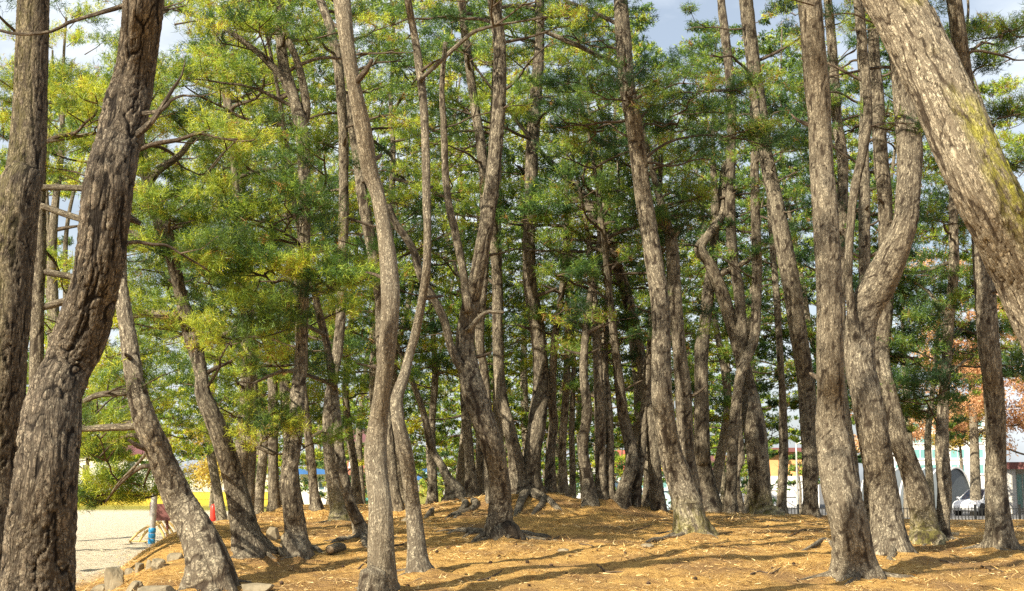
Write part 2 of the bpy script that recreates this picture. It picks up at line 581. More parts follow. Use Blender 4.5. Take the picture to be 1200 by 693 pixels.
class Crown:
    """Collects needle tufts and thin twigs of one tree and links them as its crown."""
    def __init__(self):
        self.p, self.d, self.l, self.t = [], [], [], []
        self.tv, self.tf, self.nt = [], [], 0
        self.keep = None

    def twig(self, P, r0, r1):
        P = np.asarray(P, float)
        n = len(P)
        T, U, W = frames(P)
        rr = np.linspace(r0, r1, n)[:, None, None]
        a = np.array([0, 2.094, 4.189])
        V = P[:, None, :] + rr * (np.cos(a)[None, :, None] * U[:, None, :] + np.sin(a)[None, :, None] * W[:, None, :])
        i = np.arange(n - 1)[:, None] * 3
        j = np.arange(3)[None, :]
        k = (j + 1) % 3
        F = np.concatenate([np.stack([i + j, i + k, i + 3 + k], -1).reshape(-1, 3), np.stack([i + j, i + 3 + k, i + 3 + j], -1).reshape(-1, 3)])
        self.tv.append(V.reshape(-1, 3))
        self.tf.append(F + self.nt)
        self.nt += 3 * n

    def pad(self, c, rx, rz, n, tint, length=0.085, out=None):
        """A flat cushion of n tufts about c, needles standing up and outward."""
        o = unit(rng.normal(size=(n, 3))) * (rng.random((n, 1)) ** 0.45)
        o[:, 2] = np.abs(o[:, 2]) * 1.2 - 0.35
        pos = c + o * np.array([rx, rx, rz])
        d = o * np.array([1, 1, 0.5]) + np.array([0, 0, 0.55]) + rng.normal(size=(n, 3)) * 0.3
        if out is not None:
            d = d + out * 0.35
        self.p.append(pos)
        self.d.append(unit(d))
        self.l.append(length * rng.uniform(0.75, 1.3, n))
        self.t.append(np.clip(tint + rng.normal(size=n) * 0.22, 0, 0.96) + (rng.random(n) < 0.02) * 1.0)

    def build(self, parent, mat, leaf=False, wide=1.0, kmul=1.0):
        V, F, TT = [], [], []
        nv = 0
        if self.p:
            p, d, ln, t = np.vstack(self.p), np.vstack(self.d), np.concatenate(self.l), np.concatenate(self.t)
            if self.keep is not None:
                p, d, ln, t = p[self.keep], d[self.keep], ln[self.keep], t[self.keep]
            x, y, dist = project(p)
            seen = (x > -60) & (x < 1260) & (y > -60) & (y < 720) & (p[:, 1] > 2)
            for mask, K, wmin in ((seen, None, None), (~seen & (rng.random(len(p)) < 0.4), 3, 0.038)):
                if not mask.any():
                    continue
                q, dd, ll, tt, ds = p[mask], d[mask], ln[mask], t[mask], dist[mask]
                if K is None:
                    med = float(np.median(ds))
                    K = 17 if med < 20 else 13 if med < 29 else 10 if med < 41 else 7
                    K = max(4, int(K * kmul))
                    w = np.clip(ds * 0.00040 * (1 + 0.55 * smooth(24, 36, ds) + 0.15 * smooth(40, 44, ds)), 0.0055, 0.08) * wide
                else:
                    w = np.full(len(q), wmin)
                    ll = ll * 1.7
                n = len(q)
                if leaf:
                    nd = unit(dd[:, None, :] * 0.2 + unit(rng.normal(size=(n, K, 3))))
                    root = q[:, None, :] + rng.normal(size=(n, K, 3)) * 0.26
                else:
                    nd = unit(dd[:, None, :] * rng.uniform(0.1, 0.9, (n, K, 1)) + unit(rng.normal(size=(n, K, 3))))
                    root = q[:, None, :] - dd[:, None, :] * (rng.random((n, K, 1)) * 0.13 - 0.02) + rng.normal(size=(n, K, 3)) * 0.012
                side = unit(np.cross(nd, unit(rng.normal(size=(n, K, 3)))))
                L = (ll[:, None] * rng.uniform(0.75, 1.15, (n, K)))[..., None]
                hw = (w[:, None] * np.ones((n, K)))[..., None] * 0.5
                if leaf:
                    hw = hw * 3.0
                tip = root + nd * L
                tip[..., 2] -= 0.10 * L[..., 0] * rng.random((n, K))
                vv = np.stack([root - side * hw, root + side * hw, tip], 2).reshape(-1, 3)
                V.append(vv)
                F.append(np.arange(len(vv)).reshape(-1, 3) + nv)
                nv += len(vv)
                TT.append(np.repeat(np.clip(tt[:, None] + rng.normal(size=(n, K)) * 0.05, 0, 1).ravel(), 3))
        mi = [np.zeros(sum(len(f) for f in F), np.int32)]
        if self.tv:
            V.append(np.vstack(self.tv))
            f = np.vstack(self.tf) + nv
            F.append(f)
            TT.append(np.zeros(len(V[-1])))
            mi.append(np.ones(len(f), np.int32))
        if not V:
            return None
        V, F = np.vstack(V), np.vstack(F)
        TRIS[0] += len(F)
        org = np.array(parent.location)
        me = np_mesh('crown', V - org, F, False, {'tint': ('FLOAT', np.concatenate(TT))})
        me.materials.append(mat)
        me.materials.append(TWIG)
        me.polygons.foreach_set('material_index', np.concatenate(mi))
        o = link('crown', me, parent)
        return tag(o, kind='stuff')

FEATURE = []

def clears(x, y, Y):
    """True where a spray would hang right in front of one of the open, leafless trunks."""
    for Yt, ys, xs, ws in FEATURE:
        if Y < Yt - 0.15 and ys[0] - 10 < y < ys[-1] + 10:
            if abs(x - np.interp(y, ys, xs)) < 0.5 * np.interp(y, ys, ws) + 9 + 4 * 20 / max(8, Y):
                return True
    return False

def grow_limb(crown, tree, p0, az, el, L, r0, dens, tint, gate=True, make_branch=True, pad_n=15, bushy=1.0, ground_clear=True):
    """One limb with kinks, its side twigs and their needle cushions."""
    n = 7
    P = [np.array(p0, float)]
    a, e = az, el
    for i in range(n - 1):
        a += rng.normal() * 0.28
        e = e * 0.78 + rng.normal() * 0.16 + 0.02
        P.append(P[-1] + (L / (n - 1)) * np.array([math.cos(a) * math.cos(e), math.sin(a) * math.cos(e), math.sin(e)]))
    P = np.array(P)
    S, _ = resample(P, L / 22)
    used = 0
    far = 0.0
    nt = max(3, int(L * 2.9 * bushy))
    for k in range(nt):
        f = 0.22 + 0.78 * (k + rng.random()) / nt
        i = min(len(S) - 2, int(f * (len(S) - 1)))
        b = S[i]
        tdir = unit(S[i + 1] - S[i])
        sd = np.cross(tdir, [0, 0, 1.0]) * (1 if k % 2 else -1)
        tl = (0.18 + 0.55 * (1 - abs(f - 0.62) * 1.2) * rng.uniform(0.6, 1.2)) * min(1.0, 0.45 + L / 3.5)
        dr = unit(tdir * rng.uniform(0.3, 0.9) + sd * rng.uniform(0.5, 1.1) + np.array([0, 0, rng.uniform(-0.05, 0.45)]))
        e1 = b + dr * tl * 0.55 + rng.normal(size=3) * 0.03
        e2 = b + dr * tl + np.array([0, 0, rng.uniform(0, 0.12)])
        if gate:
            x, y, _d = project(e2)
            g = float(leafy(x[0], y[0]))
            if rng.random() > g ** 0.9 * dens or (clears(x[0], y[0], e2[1]) and rng.random() < 0.9):
                continue
        elif rng.random() > dens:
            continue
        used += 1
        far = max(far, f)
        crown.twig([b, e1, e2], 0.008 + 0.003 * L, 0.004)
        tn = tint - 0.05 + rng.normal() * 0.29
        crown.pad(e2, rng.uniform(0.20, 0.36), rng.uniform(0.13, 0.22), int(pad_n * rng.uniform(1.2, 2.2)), tn, out=dr)
        if rng.random() < 0.6:
            crown.pad(e1 + np.array([0, 0, 0.05]), rng.uniform(0.14, 0.24), 0.10, int(pad_n * 0.6), tn, out=dr)
    if used >= max(2, 0.3 * nt) and make_branch:
        m = max(3, int(np.ceil((far + 0.05) * (len(S) - 1))))
        Q = S[:min(len(S), m + 1)]
        rr = np.linspace(r0, max(0.007, r0 * 0.25), len(Q))
        me = stem_mesh('branch', Q - np.array(tree.location), rr, 7 if Q[0][1] < 15 else 5, max(0.12, L / (12 if Q[0][1] < 21 else 8)), seed=int(rng.integers(1, 60)), lump=0.12)
        link('branch', me, tree, LIMB)
    return used

QUEUE = []

def hang_crowns():
    """Build the queued crowns; a tuft sunk behind several closed layers of others is left out."""
    P = np.vstack([np.vstack(c.p) if c.p else np.zeros((0, 3)) for c, *_r in QUEUE])
    x, y, d = project(P)
    area = (0.006 if True else 0) * (1 + 0.5 * smooth(24, 36, d)) * (FPX / d) ** 2 * 0.5 * np.clip(d / 20, .8, 2.0)
    seen = (x > -60) & (x < 1260) & (y > -60) & (y < 720) & (P[:, 1] > 2)
    cs = 9.0
    cell = (np.floor((y + 60) / cs).astype(int) * 150 + np.floor((x + 60) / cs).astype(int))
    cell = np.where(seen, cell, 0)
    o = np.lexsort((d, cell))
    ca = np.cumsum(np.where(seen, area, 0)[o])
    first = np.r_[True, np.diff(cell[o]) != 0]
    start = np.maximum.accumulate(np.where(first, np.r_[0, ca[:-1]], 0))
    depth_ = np.empty(len(P))
    depth_[o] = (ca - start) / (cs * cs)
    keep = ~seen | (depth_ < 5.0)
    k = 0
    for c, t, mat, kw in QUEUE:
        n = sum(len(q) for q in c.p)
        c.keep = keep[k:k + n]
        k += n
        c.build(t, mat, **kw)

PINES = "pine trees of the grove"
TREES = []

def stem_path(pts, Y, wob=0.18, seed=0):
    """Trace (x, y, width) in photo pixels -> points and radii at about Y metres out."""
    pts = sorted(pts, key=lambda p: -p[1])
    P, r = [], []
    for i, (x, y, w) in enumerate(pts):
        dy = wob * math.sin(i * 0.9 + seed) * min(1, i / 3)
        P.append(at(x, y, Y + dy))
        a, b = pts[max(0, i - 1)], pts[min(len(pts) - 1, i + 1)]
        c = abs(a[1] - b[1]) / (math.hypot(a[0] - b[0], a[1] - b[1]) + 1e-6)
        r.append(0.5 * w / FPX * (Y * CP + (P[-1][2] - EYE) * SP) * max(0.5, c))
    return np.array(P), np.array(r)

def pine(label, pts, Y=None, base=None, top=12.0, limbs=(), crown=None, mat=None, cell=(0.06, 0.2), depth=0.008, moss=None,
         forks=(), seed=None, flare=0.5, ring=None, step=None, lean_on=0.25, wob=0.18, group=PINES, fine=0, feature=True):
    seed = seed if seed is not None else len(TREES) + 1
    pts = sorted(pts, key=lambda p: -p[1])
    if Y is None:
        bx, by = base if base else (pts[0][0], pts[0][1])
        Y = hit(bx, by)
        Y = Y if Y < 34 else 28.5 + (by * 7.3 + bx) % 4      # the foot is hidden by the crest: it stands just beyond
    P, r = stem_path(pts, Y, wob, seed)
    gz = float(ground_z(P[0][0], P[0][1]))
    if P[0][2] > gz:                                     # carry the trunk down into the ground
        dv = unit(P[0] - P[min(2, len(P) - 1)])
        dv = dv if dv[2] < -0.5 else np.array([dv[0], dv[1], -0.5])
        k = (P[0][2] - gz) / -dv[2]
        foot = P[0] + dv * k
        if k > 0.3:
            P = np.vstack([foot, P])
            r = np.append(r[0] * (1.0 + min(0.15, 0.05 * k)), r)
    base_pt = np.array([P[0][0], P[0][1], gz])
    P = np.vstack([P[0] + np.array([0, 0, -0.35]), P])
    r = np.append(r[0] * 1.05, r)
    vis_top = len(P) - 1
    # above the frame (or behind leaves) the stem goes on to its top
    z = P[-1][2]
    ztop = gz + top
    dv = unit(P[-1] - P[-2])
    while z < ztop - 0.3:
        dv = unit(dv + np.array([rng.normal() * 0.12, rng.normal() * 0.12, 0.30]) * lean_on * 2)
        st = min(0.9, ztop - z)
        P = np.vstack([P, P[-1] + dv * st])
        z = P[-1][2]
        rem = max(0.0, (ztop - z) / max(0.5, ztop - P[vis_top][2]))
        r = np.append(r, max(0.02, r[vis_top] * (0.15 + 0.85 * rem)))
    if feature:
        for line in [pts] + [f for f in limbs if not isinstance(f, dict) and f[0][2] > 9 and abs(f[0][1] - f[-1][1]) > 110]:
            ln = sorted(line, key=lambda q: q[1])
            FEATURE.append((Y, [q[1] for q in ln], [q[0] for q in ln], [q[2] for q in ln]))
    t = empty('pine_tree', tuple(base_pt), label, 'pine tree', group)
    Rm = float(np.median(r[:vis_top + 1]))
    if ring is None:
        ring = int(np.clip(2 * math.pi * Rm / (0.0017 * Y), 10, 88)) // 2 * 2 + 1
        step = float(np.clip(0.0021 * Y, 0.02, 0.15))
    if fine:
        ring, step = int(ring * fine) // 2 * 2 + 1, step / fine
    vx, vy, _d = project(P)
    steps = [step if (min(vy[i], vy[i + 1]) < 710 and max(vy[i], vy[i + 1]) > -20) else max(step, 0.14) for i in range(len(P) - 1)]
    me = stem_mesh('trunk', P - base_pt, r, ring, steps, cell, depth, (0.0, flare), moss, seed)
    link('trunk', me, t, mat or BARK)
    TRIS[0] += len(me.polygons) * 2
    S, _ = resample(P, 0.1)
    info = dict(obj=t, P=S, Y=Y, gz=gz, Rm=Rm, ends=[])
    for lp in limbs:                                     # limbs one can follow in the photograph
        nm = 'limb'
        if isinstance(lp, dict):
            dY, lp = lp.get('dY', 0), lp['p']
        else:
            dY = 0
        n = len(lp)
        Q, q = [], []
        for i, (x, y, w) in enumerate(lp):
            Q.append(at(x, y, Y + dY * i / max(1, n - 1)))
            q.append(0.5 * w * Y / FPX)
        # bury the root of the limb in the stem it leaves
        k = int(np.argmin(np.linalg.norm(S - Q[0], axis=1)))
        if np.linalg.norm(S[k] - Q[0]) < 0.7:
            Q = [S[k] + (Q[0] - S[k]) * 0.15] + Q[0:]
            q = [q[0] * 1.15] + q
        Q, q = np.array(Q), np.array(q)
        me = stem_mesh(nm, Q - base_pt, q, 11, 0.06, (0.04, 0.08) if q[0] > 0.05 else None, 0.005, seed=seed + 5, lump=0.10)
        link(nm, me, t, mat or BARK)
        info['ends'].append((Q, q))
    if 11.5 < Y < 26:                                    # snags left where dead limbs broke off
        for q_ in range(int(rng.integers(2, 6))):
            k = int(rng.uniform(.12, .75) * len(S))
            if S[k][2] - gz < 1.0 or S[k][2] - gz > 6.5:
                continue
            a_ = rng.uniform(0, 6.283)
            d_ = np.array([math.cos(a_), math.sin(a_), rng.uniform(.1, .6)])
            l_ = rng.uniform(.10, .34)
            me = stem_mesh('branch_stub', np.array([S[k], S[k] + d_ * (Rm + l_ * .5), S[k] + d_ * (Rm + l_) + np.array([0, 0, rng.uniform(-.03, .06)])]) - base_pt, np.array([.034, .022, .013]) * rng.uniform(.7, 1.3), 7, .07, seed=int(rng.integers(60)), lump=.2)
            link('branch_stub', me, t, LIMB)
    TREES.append(info)
    info['crown'] = crown
    return info

def leafage(info):
    """Grow the crown of a built pine."""
    c = info['crown']
    if not c:
        return
    t, S = info['obj'], info['P']
    z0, z1 = info['gz'] + c['z0'], S[-1][2]
    cr = Crown()
    az = rng.uniform(0, 6.28)
    dens, tint = c.get('dens', 1.0), c.get('tint', 0.4)
    gate = c.get('gate', True)
    for i in range(c['n']):
        u = (i + rng.random()) / c['n']
        z = z0 + (z1 - z0) * u
        k = int(np.argmin(np.abs(S[:, 2] - z)))
        az += 2.4 + rng.normal() * 0.35
        prof = (0.55 + 0.9 * u) if u < 0.45 else (1.0 - 0.85 * (u - 0.45) / 0.55)
        L = max(0.5, c['R'] * prof * rng.uniform(0.7, 1.15))
        el = rng.uniform(0.0, 0.45) + 0.35 * u - c.get('droop', 0.1)
        grow_limb(cr, t, S[k], az, el, L, 0.012 + 0.011 * L, dens, tint + 0.1 * u, gate, c.get('branch', True), c.get('pad', 15), c.get('bushy', 1.0))
    for Q, q in info['ends']:                            # sprays along the traced limbs
        for j in range(c.get('limb_sprays', 3)):
            f = rng.uniform(0.55, 1.0)
            p = Q[min(len(Q) - 1, int(f * len(Q)))]
            grow_limb(cr, t, p, rng.uniform(0, 6.28), rng.uniform(0.0, 0.6), rng.uniform(0.5, 1.3), 0.012, dens, tint, gate, True, c.get('pad', 15))
    for (x, y, L, dY) in c.get('boughs', ()):            # boughs one can point to in the photograph
        p = at(x, y, info['Y'] + dY)
        k = int(np.argmin(np.linalg.norm(S - (p + np.array([0, 0, -0.25])), axis=1)))
        d = p - S[k]
        L0 = np.linalg.norm(d)
        if L0 > 0.4:
            Q = np.array([S[k], S[k] + d * 0.35 + np.array([0, 0, 0.10 * L0]) + rng.normal(size=3) * 0.05, S[k] + d * 0.7 + np.array([0, 0, 0.08 * L0]) + rng.normal(size=3) * 0.05, p])
            me = stem_mesh('branch', Q - np.array(t.location), np.linspace(0.014 + 0.007 * L0, 0.009, 4), 7, 0.18, seed=int(rng.integers(1, 60)), lump=0.12)
            link('branch', me, t, LIMB)
        a0 = math.atan2(d[1], d[0])
        for j in range(4):
            grow_limb(cr, t, p + rng.normal(size=3) * 0.06, a0 + (j - 1.5) * 0.9 + rng.normal() * 0.2, rng.uniform(-0.15, 0.35), L * rng.uniform(0.7, 1.1), 0.014, 1.0, tint, False, True, c.get('pad', 15) + 3)
    QUEUE.append((cr, t, NEEDLE[c.get('kind', 'mid')], dict(kmul=c.get('kmul', 1.0), wide=c.get('wide', 1.0))))

# ------------------------------------------------------------------ the pines one can follow in the photograph
def moss_band(V, s, th):
    pat = fbm(V[:, 0] * 2.2, V[:, 1] * 2.2, V[:, 2] * 1.6 + 4, 3)
    return smooth(-0.05, 0.85, np.cos(th + 0.55)) * smooth(-0.5, 0.2, pat)

def moss_foot(V, s, th):
    z = V[:, 2]
    return (1 - smooth(0.1, 0.65, z)) * 0.30

def moss_little(V, s, th):
    return smooth(0.3, 1, np.cos(th - 4.2)) * 0.12

HI = dict(z0=6.0, n=22, R=2.4, dens=1.0, pad=19, bushy=1.15, kind='mid', tint=0.45)
def hi(**k):
    d = dict(HI)
    d.update(k)
    return d

# the big pair at the edge, and the slanting one opposite
pine('darkest straight thick pine trunk, at the very edge beside the bigger curved trunk',
     [(-16, 720, 66), (-10, 640, 63), (-6, 562, 61), (0, 462, 60), (8, 348, 57), (20, 231, 52), (29, 200, 45), (36, 117, 39), (39, 0, 37), (40, -60, 36)],
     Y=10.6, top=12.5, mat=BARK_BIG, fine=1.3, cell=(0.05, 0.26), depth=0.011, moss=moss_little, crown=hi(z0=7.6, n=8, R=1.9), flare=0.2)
pine('thickest curved pine trunk with deep dark fissures and a swollen bend',
     [(41, 760, 96), (44, 693, 88), (47, 629, 81), (53, 562, 74), (58, 512, 70), (65, 462, 63), (79, 430, 62), (93, 398, 66), (108, 348, 58), (118, 297, 57), (126, 231, 58),
      (132, 195, 57), (139, 167, 55), (150, 120, 55), (158, 85, 48), (164, 40, 46), (168, 0, 46), (172, -60, 43)],
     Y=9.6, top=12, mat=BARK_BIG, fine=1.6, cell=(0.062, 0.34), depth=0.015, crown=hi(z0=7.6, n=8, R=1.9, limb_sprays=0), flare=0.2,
     limbs=[[(158, 2, 6), (135, 10, 6), (108, 18, 5), (80, 27, 5), (60, 37, 4), (20, 40, 4), (-20, 30, 3)],
            [(160, 158, 9), (178, 142, 7), (190, 125, 6), (205, 100, 4), (213, 88, 2.5), (217, 70, 1.2)],
            [(188, 130, 5), (200, 118, 4), (215, 112, 3), (235, 113, 2), (255, 108, 1)],
            [(150, 255, 10), (164, 262, 5)]])
pine('pale slanting thick pine trunk crossing the top corner, streaked with yellow moss',
     [(1300, 760, 84), (1292, 660, 82), (1284, 590, 80), (1272, 510, 78), (1252, 440, 77), (1228, 390, 77), (1205, 335, 76), (1185, 288, 78), (1163, 240, 82), (1143, 200, 78),
      (1114, 133, 78), (1083, 67, 76), (1047, 0, 75), (1022, -45, 73), (990, -110, 68)],
     Y=9.2, top=11, mat=BARK_LEAN, fine=1.3, cell=(0.055, 0.13), depth=0.010, moss=moss_band, crown=hi(z0=6.4, n=8, R=2.0), flare=0.2)
pine('thin bare trunk seen in the gap between the two thick pines',
     [(42, 520, 17), (43, 430, 17), (44, 348, 16), (46, 298, 17), (46, 231, 15), (48, 160, 14), (50, 100, 12)], Y=16.5, top=9.5, wob=0.05,
     crown=hi(z0=3.6, n=9, R=2.0, kind='yellow', dens=0.8),
     limbs=[[(47, 220, 8), (75, 220, 8), (104, 221, 8), (125, 222, 7)], [(47, 241, 8), (70, 249, 8), (92, 256, 8), (150, 272, 7), (193, 290, 7)], [(46, 318, 8), (70, 322, 8), (100, 328, 7)],
            [(46, 361, 8), (66, 356, 9), (88, 350, 8), (110, 345, 6)], [(48, 167, 5), (84, 161, 5), (112, 156, 4)]])
pine('leaning pine rising from the rocks beside the blue-banded pipe',
     [(247, 692, 62), (244, 660, 54), (233, 628, 48), (214, 595, 43), (199, 562, 37), (185, 528, 32), (171, 495, 30), (160, 455, 24), (151, 398, 20), (143, 348, 18), (140, 310, 17), (143, 250, 16), (152, 200, 14)],
     base=(247, 690), top=8.0, cell=(0.045, 0.10), depth=0.013,
     crown=hi(z0=2.9, n=9, R=1.7, kind='yellow', dens=0.75, limb_sprays=3, boughs=[(122, 590, 0.18, 3.5), (168, 572, 0.24, 3.5), (112, 540, 0.5, 4), (130, 515, 0.6, 4), (112, 480, 0.6, 3)]),
     limbs=[[(168, 497, 9), (157, 500, 9), (130, 501, 9), (93, 503, 7), (60, 506, 6)], [(157, 460, 9), (138, 461, 8), (115, 463, 7), (95, 472, 6)],
            {'p': [(180, 520, 5), (160, 545, 4), (140, 565, 3), (124, 588, 2)], 'dY': 3.5}])
pine('pale crooked pine leaning over the rocks with a bare limb snaking from its top',
     [(294, 652, 44), (288, 628, 34), (282, 595, 29), (274, 562, 26), (264, 528, 25), (252, 495, 23), (238, 462, 20), (236, 440, 16), (228, 404, 20), (224, 384, 24), (214, 354, 16), (206, 318, 16), (196, 281, 19), (184, 250, 20), (176, 228, 19), (172, 208, 14)],
     base=(294, 652), top=6.3, cell=(0.045, 0.09),
     crown=hi(z0=2.2, n=11, R=1.9, kind='yellow', dens=0.9, limb_sprays=3, boughs=[(205, 255, .5, -.6), (235, 300, .6, -.8), (270, 400, .6, -.6)]),
     limbs=[[(174, 214, 12), (185, 200, 10), (200, 190, 9), (213, 180, 8), (228, 163, 7), (250, 164, 6), (278, 165, 4)],
            [(194, 290, 10), (178, 280, 9), (160, 276, 8), (140, 270, 7)], [(215, 376, 12), (190, 369, 11), (165, 368, 9), (140, 375, 7)],
            [(262, 502, 8), (285, 512, 8), (305, 524, 7), (322, 532, 5)], [(228, 404, 9), (255, 395, 6), (285, 380, 5), (310, 350, 3)],
            [(180, 235, 9), (205, 228, 7), (235, 232, 6), (262, 214, 5)]])
pine('forked pine with a limb bending in from the side near its top',
     [(349, 652, 34), (347, 636, 29), (346, 615, 26), (343, 595, 24), (339, 562, 20), (342, 528, 20), (347, 495, 18), (349, 462, 18), (353, 420, 16), (355, 364, 14), (357, 298, 13), (357, 231, 13), (355, 167, 16), (345, 117, 14), (331, 67, 13), (328, 0, 12), (327, -40, 12)],
     base=(349, 652), top=11,
     feature=False, crown=hi(z0=3.1, n=17, R=1.8, kind='mid', tint=.5, boughs=[(330, 270, .6, -.4), (310, 320, .6, -.5), (395, 330, .5, -.5), (270, 300, .6, .4)]),
     limbs=[[(352, 140, 12), (340, 108, 11), (330, 90, 10), (313, 72, 9), (300, 60, 8), (265, 34, 7)], [(357, 140, 12), (358, 117, 11), (350, 77, 9), (335, 40, 8), (330, 20, 7)]])
pine('upright dark pine with a swollen mossy foot behind the forked one',
     [(399, 615, 28), (397, 595, 21), (391, 562, 18), (386, 528, 15), (385, 482, 13), (391, 440, 13), (397, 400, 13), (401, 330, 12), (403, 231, 12), (402, 150, 12), (397, 83, 12), (387, 33, 11), (375, 0, 10)],
     base=(399, 615), top=12, moss=moss_foot, feature=False, crown=hi(z0=3.6, n=15, R=1.9, kind='mid', tint=.35))
pine('slim pine leaning beside the swollen-footed one, with a long dark bow-shaped limb',
     [(425, 632, 22), (420, 612, 16), (410, 589, 14), (400, 545, 13), (395, 495, 11), (391, 455, 11), (383, 404, 10), (373, 364, 10), (366, 330, 8)],
     base=(425, 632), top=7.5, feature=False, crown=hi(z0=3.0, n=9, R=1.6, kind='mid', tint=.5),
     limbs=[[(392, 452, 6), (372, 444, 5), (352, 437, 5), (333, 435, 5), (315, 441, 4), (298, 449, 3)], [(379, 392, 5), (362, 383, 5), (340, 371, 4)]])
pine('tall pale straight pine with a sawn-off knob at its foot',
     [(450, 697, 35), (449, 690, 33), (447, 645, 31), (446, 595, 28), (442, 562, 27), (440, 528, 27), (443, 495, 23), (447, 462, 20), (453, 414, 21), (457, 364, 22), (457, 331, 22), (452, 281, 19), (443, 231, 18), (433, 200, 20), (425, 150, 20), (415, 100, 17), (407, 50, 17), (401, 0, 20), (398, -50, 19)],
     base=(450, 697), top=13, mat=BARK_LEAN, cell=None, crown=hi(), seed=3)
KNOB_TREE = TREES[-1]
pine('slim pine stem close behind the tall pale one, slightly shaded',
     [(468, 602, 15), (462, 575, 14), (456, 512, 13), (448, 440, 13), (446, 370, 13), (445, 348, 13), (437, 298, 14), (425, 231, 14), (421, 200, 12), (413, 150, 11), (406, 90, 10), (398, 0, 9)],
     base=(468, 602), top=11.5, crown=hi(z0=5.2, n=11))
pine('slender wavy pine crossing behind the tall pale one, bending out at mid height',
     [(491, 676, 31), (489, 660, 24), (487, 628, 21), (484, 595, 19), (480, 562, 18), (474, 528, 19), (467, 495, 16), (465, 468, 15), (474, 440, 13), (480, 415, 11), (487, 391, 11), (495, 350, 10), (500, 314, 10), (501, 270, 9), (500, 231, 10), (497, 133, 10), (490, 67, 10), (484, 33, 9), (478, 0, 9), (474, -40, 8)],
     base=(491, 676), top=12, cell=None, crown=hi(z0=6.0, n=11, R=1.9),
     limbs=[[(495, 92, 5), (512, 76, 5), (540, 50, 5), (557, 37, 5), (578, 31, 4), (605, 26, 3), (640, 20, 3)]])
# the forked giant on the mound
pine('biggest forked pine on the mound, sunlit on one flank of its thick foot',
     [(590, 632, 42), (585, 622, 32), (586, 595, 28), (585, 562, 26), (578, 528, 27), (567, 495, 28), (556, 462, 30), (549, 431, 26), (545, 398, 23), (551, 358, 22), (558, 328, 19), (567, 281, 18), (575, 231, 18), (580, 183, 16), (585, 117, 16), (585, 50, 15), (578, 0, 14), (574, -40, 13)],
     base=(590, 632), top=12.5, cell=(0.055, 0.24), depth=0.012, moss=None, fine=1.25,
     crown=hi(z0=5.4, n=18, R=2.1),
     limbs=[[(548, 362, 13), (546, 344, 11), (542, 314, 10), (533, 271, 10), (526, 240, 9), (522, 205, 9), (520, 150, 8), (518, 100, 7), (522, 50, 6)],
            [(548, 440, 16), (536, 424, 11), (528, 405, 10), (520, 374, 10), (507, 348, 10), (493, 324, 10), (483, 291, 9), (463, 261, 9), (455, 240, 7)],
            [(551, 385, 6), (568, 367, 5), (590, 366, 4)]])
BIG = TREES[-1]
pine('thin stem rising behind the upper fork of the biggest pine',
     [(575, 560, 15), (570, 461, 10), (567, 431, 10), (562, 391, 11), (568, 300, 11), (567, 213, 11), (563, 167, 12), (555, 117, 11), (545, 40, 10), (540, 0, 10)],
     Y=22.5, top=11.5, crown=hi(z0=5.2, n=11, R=1.9))
pine('shaded pine growing close against the far flank of the biggest pine',
     [(612, 585, 33), (608, 560, 24), (603, 530, 18), (596, 500, 16), (587, 461, 14), (583, 391, 13), (583, 341, 13), (580, 291, 13), (576, 230, 11), (578, 150, 9)],
     base=(612, 583), top=10.5, crown=hi(z0=4.4, n=13, R=1.9, tint=.35))
pine('straight dark pine standing on the crest of the mound behind the biggest pine',
     [(622, 582, 32), (622, 560, 25), (624, 530, 21), (630, 490, 22), (634, 455, 20), (633, 420, 18), (629, 380, 18), (622, 340, 16), (620, 298, 15), (622, 231, 15), (625, 150, 15), (629, 100, 14), (632, 50, 12), (632, 0, 11)],
     base=(622, 582), top=13, crown=hi(z0=4.6, n=16, R=2.0, tint=.35, boughs=[(630, 262, .6, -.6), (605, 240, .5, -.3)]))
pine('dark pine slanting across the middle and vanishing behind the thick one',
     [(768, 560, 17), (763, 490, 15), (758, 461, 14), (750, 414, 14), (743, 381, 14), (733, 341, 14), (722, 308, 14), (713, 281, 15), (700, 258, 15), (688, 238, 14), (678, 222, 13), (660, 205, 11), (645, 190, 9), (634, 178, 7)],
     Y=23.5, top=7.6, crown=hi(z0=4.3, n=11, R=2.0, kind='dark'), limbs=[[(722, 308, 5), (700, 306, 4), (680, 322, 3)], [(690, 240, 6), (668, 232, 5), (646, 238, 3)]])
pine('thick shaggy-barked pine in the middle with a straw-yellow sunlit foot',
     [(812, 629, 46), (808, 608, 38), (806, 595, 37), (796, 562, 33), (785, 528, 28), (779, 495, 26), (775, 462, 24), (775, 431, 23), (774, 364, 22), (765, 298, 22), (754, 231, 20), (748, 183, 20), (742, 140, 20), (735, 100, 19), (731, 50, 18), (727, 0, 17), (724, -40, 16)],
     base=(812, 629), top=13, cell=(0.05, 0.24), depth=0.010, fine=1.2, moss=moss_foot,
     crown=hi(z0=5.1, n=17, R=2.1, kind='dark', tint=.45, boughs=[(735, 115, .55, -.6), (700, 150, .7, .3), (790, 140, .8, .4), (820, 110, .7, .9), (850, 160, .6, .8), (690, 100, .6, .6)]),
     limbs=[[(731, 80, 8), (710, 70, 7), (680, 55, 6), (655, 44, 6), (638, 37, 5)], [(728, 30, 6), (707, 20, 5), (680, 8, 5), (660, 0, 4)]])
pine('straight pine close behind the shaggy one, ending in a pale broken crook',
     [(812, 595, 25), (808, 560, 22), (804, 530, 20), (801, 462, 20), (797, 420, 17), (794, 390, 16), (791, 348, 16), (788, 298, 16), (785, 275, 15), (781, 262, 12)],
     Y=22, top=6.6, wob=.05, crown=hi(z0=4.5, n=6, R=1.5, kind='dark'), limbs=[[(787, 280, 10), (779, 268, 9), (771, 262, 6)], [(788, 280, 9), (795, 268, 7), (803, 262, 4)]])
